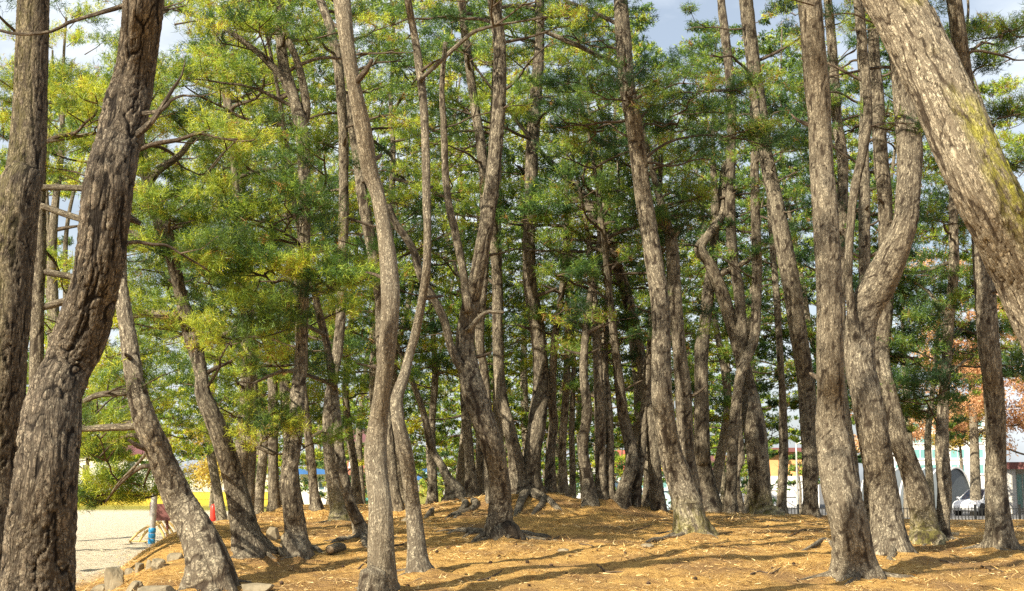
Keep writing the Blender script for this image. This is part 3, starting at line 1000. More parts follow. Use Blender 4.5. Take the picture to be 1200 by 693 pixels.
pine('slim dark pine in deep shade between the shaggy one and the double-stemmed one',
     [(831, 598, 30), (829, 578, 24), (824, 545, 20), (823, 528, 19), (822, 462, 17), (822, 414, 16), (826, 381, 15), (830, 341, 14), (836, 300, 12), (838, 240, 10)],
     base=(831, 598), top=8.5, feature=False, crown=hi(z0=4.0, n=11, R=1.8, kind='dark'))
pine('double-stemmed pine, one stem crooked like an elbow, mossy at the base',
     [(896, 604, 38), (893, 595, 27), (890, 562, 25), (887, 528, 26), (883, 495, 27), (878, 462, 22), (870, 425, 17), (858, 381, 17), (844, 338, 17), (831, 308, 16), (820, 292, 14), (830, 276, 13), (845, 254, 13), (847, 231, 12), (850, 190, 9)],
     base=(896, 604), top=7.0, moss=moss_foot, crown=hi(z0=4.6, n=8, R=1.8, kind='dark'),
     limbs=[[(884, 490, 16), (879, 455, 14), (872, 420, 13), (869, 381, 13), (866, 341, 13), (858, 298, 13), (856, 231, 12), (857, 140, 11), (855, 93, 11), (850, 43, 11), (845, 0, 10), (842, -40, 9)],
            [(868, 310, 7), (880, 302, 6), (890, 290, 4)]])
pine('thin upright pine just behind the double-stemmed one',
     [(856, 597, 17), (857, 560, 14), (860, 500, 13), (868, 440, 12), (883, 400, 12), (886, 364, 12), (887, 314, 12), (885, 240, 11), (884, 160, 9)],
     base=(856, 594), top=9.5, crown=hi(z0=4.2, n=13, R=1.9, kind='dark', tint=.5))
pine('tall leaning pine whose foot hides behind the swaybacked front trunk',
     [(950, 612, 24), (950, 590, 18), (949, 540, 18), (947, 495, 19), (946, 462, 21), (942, 431, 21), (934, 381, 21), (927, 331, 22), (917, 281, 21), (908, 231, 18), (897, 180, 17), (891, 133, 17), (882, 67, 17), (874, 0, 17), (870, -40, 16)],
     base=(950, 610), top=12.5, crown=hi(z0=5.0, n=15, R=2.1, kind='dark', tint=.5, boughs=[(915, 180, .6, -.4), (940, 130, .6, .2)]))
pine('swaybacked front trunk with flaky grey bark and a broad pale sunlit foot',
     [(1004, 680, 56), (1001, 655, 48), (998, 628, 46), (990, 595, 45), (983, 562, 44), (978, 528, 41), (974, 495, 36), (973, 462, 33), (973, 431, 33), (972, 364, 30), (970, 298, 30), (966, 231, 30), (963, 200, 29), (961, 150, 28), (957, 100, 30), (953, 50, 28), (949, 0, 28), (946, -50, 27)],
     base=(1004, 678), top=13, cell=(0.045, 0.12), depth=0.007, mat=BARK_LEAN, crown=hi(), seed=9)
pine('thick pine with a big elbow bend and a thin second stem',
     [(1041, 652, 50), (1040, 628, 42), (1037, 595, 38), (1032, 562, 37), (1027, 528, 37), (1021, 495, 37), (1015, 462, 37), (1008, 431, 36), (1007, 398, 36), (1013, 364, 40), (1031, 331, 44), (1047, 298, 38), (1060, 264, 30), (1064, 231, 28), (1066, 180, 29), (1062, 130, 28), (1056, 80, 26), (1048, 20, 24)],
     base=(1041, 650), top=12, cell=(0.045, 0.12), depth=0.007, crown=hi(z0=6.2),
     limbs=[[(1004, 405, 18), (996, 350, 10), (995, 300, 10), (1000, 231, 11), (1009, 190, 11), (1016, 150, 11), (1017, 117, 11), (1012, 67, 12), (1006, 0, 12), (1003, -40, 11)]])
pine('pale pine with a wide leaning sunlit foot, behind the elbow-bent one',
     [(1086, 639, 44), (1084, 622, 34), (1079, 589, 31), (1066, 549, 26), (1053, 512, 23), (1042, 462, 21), (1034, 430, 20), (1033, 405, 20), (1037, 364, 20), (1039, 330, 18), (1038, 281, 17), (1037, 231, 17), (1032, 183, 17), (1028, 117, 16), (1024, 60, 14)],
     base=(1086, 637), top=12, moss=moss_foot, crown=hi(z0=5.8, n=12))
pine('thin pine half hidden behind the swaybacked trunk, showing beside its top',
     [(1008, 615, 17), (1003, 590, 15), (998, 540, 15), (992, 500, 14), (985, 440, 13), (985, 300, 13), (988, 200, 13), (982, 150, 13), (977, 83, 12), (972, 20, 11)],
     base=(1008, 612), top=11, crown=hi(z0=4.6, n=13, R=1.9, kind='dark', tint=.5))
pine('thin pine seen only through the gap beside the elbow-bent trunk',
     [(1020, 605, 16), (1018, 500, 15), (1014, 400, 15), (1013, 288, 14), (1013, 231, 14), (1012, 170, 12)],
     Y=25, top=10, crown=hi(z0=4.6, n=12, R=1.9, kind='dark'))
pine('dark pine with ragged low green boughs in front of the autumn tree',
     [(1103, 637, 25), (1104, 615, 18), (1107, 579, 17), (1104, 528, 17), (1105, 479, 14), (1109, 431, 12), (1113, 364, 12), (1117, 331, 12), (1118, 298, 12), (1117, 230, 10), (1118, 150, 8)],
     base=(1103, 636), top=8.0,
     feature=False, crown=hi(z0=3.3, n=7, R=1.5, kind='dark', tint=.4, dens=.9, boughs=[(1075, 345, .5, .3), (1090, 370, .45, 0), (1075, 425, .55, .2), (1062, 455, .55, .3), (1085, 470, .5, -.3), (1060, 410, .4, .4), (1130, 345, .4, .2), (1140, 390, .4, .5), (1155, 430, .35, .5), (1120, 260, .5, .2), (1085, 480, .45, .4)]),
     limbs=[[(1117, 306, 5), (1095, 315, 4), (1075, 320, 4), (1055, 317, 3)], [(1112, 372, 4), (1090, 345, 4), (1070, 330, 3), (1056, 326, 3)], [(1107, 440, 5), (1118, 433, 4), (1132, 422, 3)]])
pine('straight brown pine by the black fence, standing in front of the parked car',
     [(1173, 647, 40), (1172, 628, 33), (1169, 595, 28), (1167, 562, 25), (1167, 528, 24), (1165, 462, 24), (1162, 431, 24), (1157, 381, 25), (1152, 308, 23), (1146, 220, 21), (1138, 140, 20), (1129, 83, 19), (1124, 45, 19), (1118, 0, 18), (1114, -40, 17)],
     base=(1173, 645), top=12.5, cell=(0.04, 0.11), crown=hi(z0=6.0, n=12, kind='dark', tint=.55, boughs=[(1175, 40, .6, .5), (1165, 140, .5, .8), (1180, 200, .5, .9)]))
pine('thinnest straight pine with a dark patch low on its stem, before the tan building',
     [(916, 604, 15), (916, 585, 12), (918, 545, 12), (918, 512, 11), (917, 462, 9), (915, 431, 8), (910, 348, 8), (903, 258, 7), (900, 180, 6)],
     base=(916, 602), top=9, crown=hi(z0=4.2, n=12, R=1.8, kind='dark', tint=.5))

# thinner stems deep between the front trunks
thin = [
    ('slim pine on the mound beyond the dark straight one, its stem catching the sun', [(645, 581, 14), (645, 530, 12), (649, 495, 11), (647, 470, 10), (650, 400, 9)], None, 'mid'),
    ('crooked slim pine with a pale burl, first of the row along the crest', [(692, 596, 20), (689, 562, 14), (683, 525, 13), (688, 482, 12), (684, 430, 10), (690, 360, 8)], None, 'mid'),
    ('grey slim pine, second of the row along the crest', [(704, 595, 19), (704, 560, 14), (703, 490, 13), (700, 420, 11), (696, 350, 9)], None, 'dark'),
    ('slim pine close against the grey one in the crest row', [(716, 596, 15), (715, 560, 11), (714, 490, 10), (708, 430, 10), (712, 350, 8)], None, 'mid'),
    ('double-curved pine leaning in the crest row', [(727, 598, 24), (732, 572, 17), (740, 545, 15), (738, 519, 15), (731, 490, 14), (727, 460, 13), (720, 400, 10)], None, 'dark'),
    ('pine with a forked foot at the end of the crest row', [(743, 599, 16), (748, 555, 12), (752, 528, 11), (756, 470, 10), (762, 400, 8)], None, 'mid'),
    ('dark slim pine just behind the shaggy trunk at the end of the crest row', [(760, 599, 16), (760, 560, 12), (761, 510, 11), (766, 440, 10), (772, 380, 8)], None, 'dark'),
    ('short thick-footed pine on the crest between the mound and the row', [(660, 587, 16), (660, 560, 11), (659, 520, 10), (664, 450, 9)], 31, 'mid'),
    ('small dark stem beside the short thick-footed pine', [(671, 588, 10), (671, 560, 8), (670, 500, 7), (672, 440, 6)], 33, 'dark'),
    ('pine with a flaring foot just behind the biggest pine', [(552, 575, 19), (551, 550, 13), (547, 497, 12), (544, 440, 10), (548, 380, 8)], None, 'mid'),
    ('pale pine hugging the shaded flank of the biggest pine', [(563, 576, 16), (563, 545, 12), (562, 500, 11), (556, 430, 9)], None, 'mid'),
    ('strongly leaning pine stretching its roots over the crest', [(532, 577, 26), (526, 564, 14), (517, 545, 11), (508, 530, 10), (503, 515, 10), (495, 480, 8), (480, 440, 7)], None, 'mid'),
    ('dark slim pine behind the strongly leaning one', [(507, 578, 13), (507, 548, 10), (506, 500, 9), (510, 440, 8)], None, 'dark'),
    ('pale thin pine before the brick-red building', [(418, 588, 13), (415, 545, 10), (408, 499, 9), (405, 450, 8), (410, 390, 7)], None, 'mid'),
    ('dark thin pine between the forked pine and the swollen-footed one', [(371, 604, 17), (368, 575, 12), (364, 535, 11), (358, 480, 10), (352, 430, 8)], None, 'mid'),
    ('slim pine peeping out between the tall pale trunk and the wavy one', [(459, 592, 12), (455, 540, 10), (456, 500, 9), (462, 440, 8)], None, 'mid'),
    ('dim pine behind the forked pine, on its playground side', [(322, 596, 15), (320, 545, 12), (320, 462, 12), (316, 400, 10), (318, 330, 8)], None, 'yellow'),
    ('bent pine in the shade beyond the elbow-shaped double stem', [(866, 597, 14), (862, 560, 10), (868, 535, 9), (866, 490, 9), (872, 440, 8)], 33, 'dark'),
]
for lb, pts, Y, kind in thin:
    pine(lb, pts, Y=Y, base=None if Y else pts[0][:2], top=rng.uniform(5.6, 8.0), wob=0.25, feature=False,
         crown=hi(z0=2.3, n=14, R=1.8, kind=kind, tint=.45, bushy=1.0))

# pines that fill the grove behind, their stems mostly hidden by the ones in front
REFS = [(20, 'darkest edge trunk'), (75, 'thickest curved trunk'), (232, 'leaning pine beside the pipe'), (290, 'crooked pine with the snaking limb'), (347, 'forked pine'), (399, 'swollen-footed pine'), (447, 'tall pale pine with the knob'),
        (488, 'slender wavy pine'), (530, 'strongly leaning pine'), (587, 'biggest forked pine'), (622, 'dark pine on the crest'), (700, 'row of crest pines'), (740, 'double-curved crest pine'), (808, 'shaggy-barked pine'), (831, 'slim shaded dark pine'),
        (892, 'double-stemmed pine'), (950, 'tall leaning pine'), (1000, 'swaybacked trunk'), (1040, 'elbow-bent pine'), (1086, 'pale wide-footed pine'), (1105, 'ragged dark pine'), (1170, 'straight brown pine')]

def ref(x):
    return min(REFS, key=lambda r: abs(r[0] - x))

def place_word(x, Y, rows):
    """Which of the trees behind one front trunk this is."""
    r = ref(x)
    mates = sorted([b for b in rows if ref(b[0]) == r], key=lambda b: (b[1], b[0]))
    if len(mates) == 1:
        return 'filling the gap behind the ' + r[1]
    k = [m[:2] for m in mates].index((x, Y))
    return ('close behind the ', 'farther back behind the ', 'deepest behind the ', 'farthest of all behind the ')[k] + r[1]

back = [
    # photo x of the stem, metres out, height, crown start, crown width, needles
    (56, 22, 9.0, 1.5, 3.0, 'yellow'), (64, 28, 10.0, 1.5, 3.6, 'yellow'), (72, 33, 10.5, 1.7, 4.2, 'yellow'), (277, 24, 10.5, 1.7, 3.0, 'yellow'), (288, 27, 11.5, 1.7, 2.6, 'yellow'), (345, 30, 12.5, 1.9, 2.7, 'yellow'),
    (301, 36, 12.0, 1.8, 3.4, 'yellow'), (262, 38, 13.0, 1.7, 3.2, 'yellow'),
    (392, 33, 12.5, 1.7, 2.8, 'mid'), (447, 29, 12, 2.3, 2.6, 'mid'), (478, 36, 12.5, 1.6, 3.0, 'yellow'), (583, 30, 12.5, 2.4, 2.7, 'yellow'), (536, 38, 13.5, 1.6, 3.0, 'yellow'),
    (622, 38, 14, 1.7, 3.0, 'yellow'), (688, 39, 14, 1.7, 3.2, 'mid'), (741, 35, 13, 2.0, 2.9, 'yellow'), (797, 40, 14.5, 1.7, 3.2, 'mid'),
    (833, 36, 13, 2.2, 2.8, 'dark'), (878, 42, 15, 2.2, 3.2, 'mid'), (944, 36, 13, 2.8, 2.8, 'dark'),
    (985, 42, 14, 2.6, 3.0, 'mid'), (1022, 36, 12.5, 2.8, 2.5, 'dark'), (1092, 46, 10.5, 2.6, 2.0, 'dark'), (1214, 30, 10.5, 2.6, 2.6, 'mid'),
    (425, 47, 14, 1.4, 3.4, 'mid'), (510, 50, 14, 1.4, 3.4, 'mid'), (575, 49, 14, 1.4, 3.4, 'yellow'), (715, 50, 14, 1.4, 3.4, 'yellow'), (322, 45, 14, 1.4, 3.4, 'yellow'), (652, 51, 14, 1.4, 3.4, 'mid'), (850, 52, 14, 1.6, 3.4, 'mid'),
]
for i, (x, Y, h, z0, Rr, kind) in enumerate(back):
    r = ray(x, 560)
    X = r[0] / r[1] * Y
    g = float(ground_z(X, Y))
    y0 = 562 + (EYE - g) * FPX / Y
    w = 0.26 * FPX / Y
    sw = rng.normal() * 22 * 30 / Y
    pts = [(x, y0, w * 1.25), (x + sw * .3, y0 - 60 * 30 / Y, w), (x + sw * .8, y0 - 160 * 30 / Y, w * .85), (x + sw * .2 + rng.normal() * 5, y0 - 260 * 30 / Y, w * .6)]
    lb = ('yellow-green' if kind == 'yellow' else 'dark green' if kind == 'dark' else 'mid green') + ' bushy pine ' + place_word(x, Y, [b[:2] for b in back])
    pine(lb, pts, Y=Y, top=h, cell=None, wob=0.1, feature=False, group='green pines filling the back of the grove' if kind != 'yellow' else 'yellow-green pines filling the back of the grove',
         crown=hi(z0=z0, n=int(34 + 2.2 * (h - 10)), R=Rr, kind=kind, tint=.55 if kind != 'yellow' else .45, bushy=2.0, pad=18 if Y < 35 else 15, wide=1.0 if Y < 35 else 1.15, branch=(i % 3 == 0 and x > 80)))

# pines beside and behind the viewpoint: the grove goes on there and throws its shade forward
for i, (X, Y, h, z0, Rr) in enumerate([(-8.2, -1.0, 12, 7.2, 1.8), (-6.4, 3.4, 11.5, 6.8, 1.9), (-2.4, -4.5, 12, 7.0, 2.0), (3.4, -3.5, 13, 7.0, 2.0), (6.5, 3.0, 12, 7, 2.0)]):
    g = float(ground_z(X, Y))
    P = np.array([[X, Y, g - .3], [X + .1, Y, g + 1.2], [X + rng.normal() * .3, Y + .2, g + 4], [X + rng.normal() * .5, Y + .3, g + 7], [X + rng.normal() * .6, Y, g + h]])
    t = empty('pine_tree', (X, Y, g), 'tall pine standing beside or behind the viewpoint, out of the picture', 'pine tree', 'pines around the viewpoint')
    me = stem_mesh('trunk', P - np.array([X, Y, g]), np.array([.21, .18, .16, .13, .03]), 14, 0.3, flare=(0.0, .3), seed=i + 3)
    link('trunk', me, t, BARK)
    S, _ = resample(P, .1)
    TREES.append(dict(obj=t, P=S, Y=Y, gz=g, Rm=.16, ends=[], crown=hi(z0=z0, n=9, R=Rr, gate=False, dens=.7, branch=True, pad=9)))

for info in TREES:
    if info['Y'] < 27 and info['Y'] > 11.5:
        b_ = info['obj'].location
        MOUNDS.append((b_.x, b_.y, info['Rm'] * 1.9 + .12, .035 + .22 * info['Rm']))
# ------------------------------------------------------------------ ground
def axis(parts):
    out = []
    for a, b, s in parts:
        out.append(np.arange(a, b - 1e-6, s))
    return np.concatenate(out + [[parts[-1][1]]])

GX = np.concatenate([-np.geomspace(1600, 42, 14), axis([(-40, -10, 0.8), (-10, 10, 0.11), (10, 40, 0.8)]), np.geomspace(42, 1600, 14)])
GY = np.concatenate([axis([(-60, 11, 1.2), (11, 28, 0.085), (28, 40, 0.22), (40, 75, 0.7)]), np.geomspace(77, 2600, 26)])
gx, gy = np.meshgrid(GX, GY)
gz = ground_z(gx, gy)
near = smooth(10, 13, gy) * (1 - smooth(28, 40, gy)) * smooth(-10, -8, gx) * (1 - smooth(8, 10, gx))
gz = gz + near * (0.016 * fbm(gx * 9, gy * 9, 4.2, 2) + 0.02 * np.abs(fbm(gx * 2.6, gy * 3.4, 7.2, 3)))
nxg, nyg = len(GX), len(GY)
ii = np.arange(nyg - 1)[:, None] * nxg + np.arange(nxg - 1)[None, :]
GF = np.stack([ii, ii + 1, ii + nxg + 1, ii + nxg], -1).reshape(-1, 4)
edge = -4.55 + 0.35 * np.sin(gy * 0.55) - 0.05 * (gy - 17)
wob = 0.35 * fbm(gx * 0.8, gy * 0.8, 8.0, 3)
sand = (1 - smooth(-1.1, -0.35, gx - edge + wob)) * smooth(15, 19.5, gy + wob * 2) * (1 - smooth(-6, -2, gx - (-2 + 0 * gy)) * smooth(36, 50, gy))
lawn = np.maximum(smooth(62, 68, gy + 3 * wob) * (gx < -2) * 1.0, smooth(36, 44, gy + 6 * wob) * smooth(-4, 2, gx))
far_l = smooth(74, 80, gy + 3 * wob) * (1 - smooth(150, 160, gy)) * (1 - smooth(-13, -8, gx))
road = smooth(71.5, 72.5, gy) * smooth(-4, -1, gx)
ground_me = np_mesh('ground', np.stack([gx, gy, gz], -1).reshape(-1, 3), GF, True,
                    {'sand': ('FLOAT', sand), 'lawn': ('FLOAT', np.clip(lawn, 0, 1)), 'road': ('FLOAT', road), 'yellow': ('FLOAT', far_l)})
m, n, l = new_mat('ground_cover')
out = N(n, 'ShaderNodeOutputMaterial')
b = N(n, 'ShaderNodeBsdfPrincipled')
b.inputs['Roughness'].default_value = 0.95
b.inputs['Specular IOR Level'].default_value = 0.15
tc = N(n, 'ShaderNodeTexCoord')
nb = N(n, 'ShaderNodeTexNoise', _Scale=0.9, _Detail=6.0, _Roughness=0.62)
nm = N(n, 'ShaderNodeTexNoise', _Scale=6.0, _Detail=8.0, _Roughness=0.7)
nf = N(n, 'ShaderNodeTexNoise', _Scale=48.0, _Detail=8.0, _Roughness=0.75)
for t in (nb, nm, nf):
    l.new(tc.outputs['Object'], t.inputs['Vector'])
def attr(nm_):
    return N(n, 'ShaderNodeAttribute', attribute_name=nm_).outputs['Fac']
rr = ramp(n, [(0.30, (0.30, 0.175, 0.070)), (0.45, (0.58, 0.345, 0.105)), (0.60, (0.71, 0.455, 0.155)), (0.78, (0.80, 0.62, 0.32))])
l.new(nf.outputs['Fac'], rr.inputs['Fac'])
r2 = ramp(n, [(0.32, (0.42, 0.34, 0.28)), (0.50, (1.0, 1.0, 1.0)), (0.72, (1.12, 1.1, 1.05))])
l.new(nm.outputs['Fac'], r2.inputs['Fac'])
litter_c = mixrgb(n, l, 1.0, rr.outputs['Color'], r2.outputs['Color'], 'MULTIPLY')
r3 = ramp(n, [(0.46, 0.0), (0.62, 0.78)])
l.new(nb.outputs['Fac'], r3.inputs['Fac'])
litter_c = mixrgb(n, l, r3.outputs['Color'], litter_c, (0.26, 0.155, 0.075))
rs = ramp(n, [(0.3, (0.48, 0.40, 0.28)), (0.55, (0.68, 0.60, 0.45)), (0.75, (0.76, 0.69, 0.54))])
l.new(nm.outputs['Fac'], rs.inputs['Fac'])
c = mixrgb(n, l, attr('sand'), litter_c, rs.outputs['Color'])
rl = ramp(n, [(0.3, (0.16, 0.17, 0.03)), (0.6, (0.36, 0.32, 0.06)), (0.8, (0.45, 0.34, 0.10))])
l.new(nm.outputs['Fac'], rl.inputs['Fac'])
c = mixrgb(n, l, attr('lawn'), c, rl.outputs['Color'])
c = mixrgb(n, l, attr('yellow'), c, (0.76, 0.55, 0.05))
rd = ramp(n, [(0.3, 0.13), (0.7, 0.20)])
l.new(nm.outputs['Fac'], rd.inputs['Fac'])
c = mixrgb(n, l, attr('road'), c, rd.outputs['Color'])
l.new(c, b.inputs['Base Color'])
ad = N(n, 'ShaderNodeMath', operation='MULTIPLY_ADD')
ad.inputs[1].default_value = 0.4
l.new(nf.outputs['Fac'], ad.inputs[0])
l.new(nm.outputs['Fac'], ad.inputs[2])
bp = N(n, 'ShaderNodeBump', _Strength=1.0, _Distance=0.09)
l.new(ad.outputs[0], bp.inputs['Height'])
l.new(bp.outputs['Normal'], b.inputs['Normal'])
l.new(b.outputs['BSDF'], out.inputs['Surface'])
tag(link('ground', ground_me, None, m), kind='structure')
TRIS[0] += 2 * len(GF)

for info in TREES:
    leafage(info)
# ------------------------------------------------------------------ small builders
def bm_mesh(name, build, bevel=0.0):
    bm = bmesh.new()
    build(bm)
    if bevel:
        bmesh.ops.bevel(bm, geom=bm.edges[:], offset=bevel, segments=1, affect='EDGES', clamp_overlap=True)
    bmesh.ops.recalc_face_normals(bm, faces=bm.faces[:])
    me = bpy.data.meshes.new(name)
    bm.to_mesh(me)
    bm.free()
    return me

def add_box(bm, x0, x1, y0, y1, z0, z1):
    v = [bm.verts.new(p) for p in ((x0, y0, z0), (x1, y0, z0), (x1, y1, z0), (x0, y1, z0), (x0, y0, z1), (x1, y0, z1), (x1, y1, z1), (x0, y1, z1))]
    for f in ((0, 3, 2, 1), (4, 5, 6, 7), (0, 1, 5, 4), (1, 2, 6, 5), (2, 3, 7, 6), (3, 0, 4, 7)):
        bm.faces.new([v[i] for i in f])

def box(name, parent, mat, x0, x1, y0, y1, z0, z1, bevel=0.0, label=None):
    o = link(name, bm_mesh(name, lambda bm: add_box(bm, x0, x1, y0, y1, z0, z1), bevel), parent, mat)
    return tag(o, label)

def add_prism(bm, prof, y0, y1):
    """prof: list of (x, z) going round; extruded from y0 to y1."""
    a = [bm.verts.new((x, y0, z)) for x, z in prof]
    b_ = [bm.verts.new((x, y1, z)) for x, z in prof]
    bm.faces.new(a)
    bm.faces.new(b_[::-1])
    k = len(prof)
    for i in range(k):
        bm.faces.new([a[i], b_[i], b_[(i + 1) % k], a[(i + 1) % k]])

def tube(name, parent, mat, P, r, ring=10, step=0.1):
    P = np.asarray(P, float)
    rr = np.full(len(P), r) if np.isscalar(r) else np.asarray(r, float)
    return link(name, stem_mesh(name, P, rr, ring, step, lump=0.0), parent, mat)

def gpos(x, Y, z=None):
    r = ray(x, 562)
    X = r[0] / r[1] * Y
    return np.array([X, Y, float(ground_z(X, Y)) if z is None else z])

def zpx(y, Y):
    return at(600, y, Y)[2]

def xpx(x, Y, y=562):
    return at(x, y, Y)[0]

WHITE = flat_mat('white_render', (0.74, 0.73, 0.70), 0.8, 0, 0.12, 0.8, 0.1, 0.3)
CREAM = flat_mat('pale_render', (0.60, 0.56, 0.49), 0.8, 0, 0.15, 0.8, 0.1, 0.3)
BRICK = flat_mat('brick_red_cladding', (0.40, 0.17, 0.12), 0.85, 0, 0.2, 1.5, 0.1, 0.3)
OCHRE = flat_mat('tan_orange_render', (0.62, 0.34, 0.14), 0.85, 0, 0.15, 0.8, 0.1, 0.3)
MAROON = flat_mat('maroon_roof_sheet', (0.17, 0.065, 0.06), 0.5, 0, 0.2, 1.5, 0.1, 0.4)
REDROOF = flat_mat('red_roof_tiles', (0.42, 0.11, 0.07), 0.7, 0, 0.25, 2.5, 0.2, 0.3)
PALEBLUE = flat_mat('pale_blue_siding', (0.45, 0.60, 0.66), 0.7, 0, 0.1, 1.0, 0.1, 0.3)
TEAL = flat_mat('teal_paint', (0.06, 0.30, 0.29), 0.5, 0, 0.15, 3.0, 0.0, 0.4)
BLUE = flat_mat('blue_sheet', (0.05, 0.16, 0.42), 0.5, 0, 0.15, 2.0, 0.0, 0.4)
GLASS = flat_mat('window_glass', (0.10, 0.17, 0.20), 0.08, 0, 0.2, 0.6, 0.0, 0.8)
TEALGLASS = flat_mat('greenish_window_glass', (0.16, 0.34, 0.34), 0.1, 0, 0.2, 0.6, 0.0, 0.8)
GREYGLASS = flat_mat('grey_glazing_sheet', (0.10, 0.115, 0.125), 0.35, 0, 0.15, 0.8, 0.0, 0.5)
BLACKIRON = flat_mat('black_iron', (0.02, 0.02, 0.022), 0.45, 0.3, 0.2, 8, 0.0, 0.5)
STEEL = flat_mat('galvanised_pipe', (0.47, 0.46, 0.43), 0.45, 0.4, 0.25, 14, 0.05, 0.5)
BLUETAPE = flat_mat('blue_plastic_tape', (0.02, 0.26, 0.55), 0.35, 0, 0.1, 20, 0.0, 0.5)
REDPAINT = flat_mat('red_paint', (0.72, 0.035, 0.02), 0.4, 0, 0.15, 9, 0.0, 0.5)
YELLOWBAR = flat_mat('worn_yellow_paint', (0.66, 0.47, 0.17), 0.5, 0, 0.35, 9, 0.05, 0.4)
ROSE = flat_mat('faded_maroon_panel', (0.17, 0.062, 0.055), 0.6, 0, 0.2, 5, 0.0, 0.4)
GREENPAINT = flat_mat('dark_green_paint', (0.03, 0.09, 0.06), 0.5, 0, 0.2, 9, 0.0, 0.4)
CONCRETE = flat_mat('pale_concrete', (0.50, 0.49, 0.46), 0.85, 0, 0.2, 3, 0.2, 0.3)
STONE = flat_mat('mossy_grey_stone', (0.25, 0.21, 0.14), 0.9, 0, 0.5, 7, 0.6, 0.2)
CUTWOOD = flat_mat('weathered_cut_wood', (0.42, 0.31, 0.19), 0.9, 0, 0.35, 24, 0.3, 0.2)
CONEMAT = flat_mat('pine_cone_scales', (0.085, 0.055, 0.038), 0.85, 0, 0.4, 40, 0.3, 0.2)
CARWHITE = flat_mat('white_car_paint', (0.78, 0.79, 0.80), 0.18, 0, 0.04, 1.0, 0.0, 0.6)
CARGLASS = flat_mat('tinted_car_glass', (0.045, 0.09, 0.15), 0.05, 0, 0.1, 1.0, 0.0, 0.9)
RUBBER = flat_mat('black_rubber', (0.02, 0.02, 0.02), 0.8, 0, 0.2, 9, 0.0, 0.3)
ALLOY = flat_mat('alloy_rim', (0.45, 0.45, 0.46), 0.3, 0.8, 0.1, 5, 0.0, 0.5)
LAMPGLASS = flat_mat('headlamp_glass', (0.55, 0.58, 0.60), 0.1, 0, 0.1, 5, 0.0, 0.8)

def window(parent, x0, x1, z0, z1, y, frame=WHITE, glass=GLASS, mull=1, sill=True):
    """A window set in a wall whose face is at local y: frame bars stand proud, the pane lies back."""
    w = 0.05 + 0.02 * (x1 - x0)
    def fr(bm):
        add_box(bm, x0 - w, x0, y - 0.05, y + 0.06, z0 - w, z1 + w)
        add_box(bm, x1, x1 + w, y - 0.05, y + 0.06, z0 - w, z1 + w)
        add_box(bm, x0 + .001, x1 - .001, y - 0.049, y + 0.06, z1, z1 + w - .002)
        add_box(bm, x0 + .001, x1 - .001, y - 0.049, y + 0.06, z0 - w + .002, z0)
        for i in range(mull):
            c = x0 + (x1 - x0) * (i + 1) / (mull + 1)
            add_box(bm, c - .03, c + .03, y - 0.045, y + 0.05, z0 + .001, z1 - .001)
    f = link('window', bm_mesh('window', fr), parent, frame)
    box('pane', f, glass, x0 + .002, x1 - .002, y - 0.02, y + 0.02, z0 + .002, z1 - .002)
    if sill:
        box('sill', f, frame, x0 - w - .05, x1 + w + .05, y - 0.14, y + 0.02, z0 - w - .09, z0 - w - .003)
    return f

def house(label, x0, x1, ytop, Y, deep, wall, roofm=None, roof='flat', rise=1.2, windows=(), frame=WHITE, glass=GLASS, base=None, kind='house', name='house', group=None, over=0.35):
    """A building whose front stands Y metres out, between photo columns x0 and x1, eaves at photo row ytop."""
    X0, X1 = xpx(x0, Y), xpx(x1, Y)
    g = float(land((X0 + X1) / 2, Y)) - 0.05
    zt = zpx(ytop, Y)
    c = ((X0 + X1) / 2, Y, g)
    t = empty(name, c, label, kind, group, -math.atan2(c[0], Y))
    w, h = (X1 - X0) / 2, zt - g
    box('wall', t, wall, -w, w, 0, deep, -0.3, h)
    if base is not None:
        hb = zpx(base[0], Y) - g
        box('lower_wall', t, base[1], -w - .03, w + .03, -0.03, deep + .03, -0.28, hb)
    if roof == 'gable':                                  # ridge runs along the front
        link('roof', bm_mesh('roof', lambda bm: (add_prism_x(bm, [(-over, h - .05), (deep / 2, h + rise), (deep + over, h - .05), (deep + over, h + .12), (deep / 2, h + rise + .2), (-over, h + .12)], -w - over, w + over))), t, roofm)
    elif roof == 'flat':
        box('roof', t, roofm or wall, -w - .12, w + .12, -.12, deep + .12, h, h + .3)
    elif roof == 'eave':
        box('roof', t, roofm, -w - over, w + over, -over * 2, deep + over, h, h + rise)
    for (a, b2, c0, c1, mu) in windows:
        window(t, xpx(a, Y) - c[0], xpx(b2, Y) - c[0], zpx(c1, Y) - g, zpx(c0, Y) - g, -0.0, frame, glass, mu)
    return t

def add_prism_x(bm, prof, x0, x1):
    a = [bm.verts.new((x0, y, z)) for y, z in prof]
    b_ = [bm.verts.new((x1, y, z)) for y, z in prof]
    k = len(prof)
    for i in range(k):
        bm.faces.new([a[i], b_[i], b_[(i + 1) % k], a[(i + 1) % k]])
    m_ = k // 2                                          # close the two concave ends with quads
    for s in (a, b_):
        bm.faces.new([s[0], s[1], s[4], s[5]])
        bm.faces.new([s[1], s[2], s[3], s[4]])

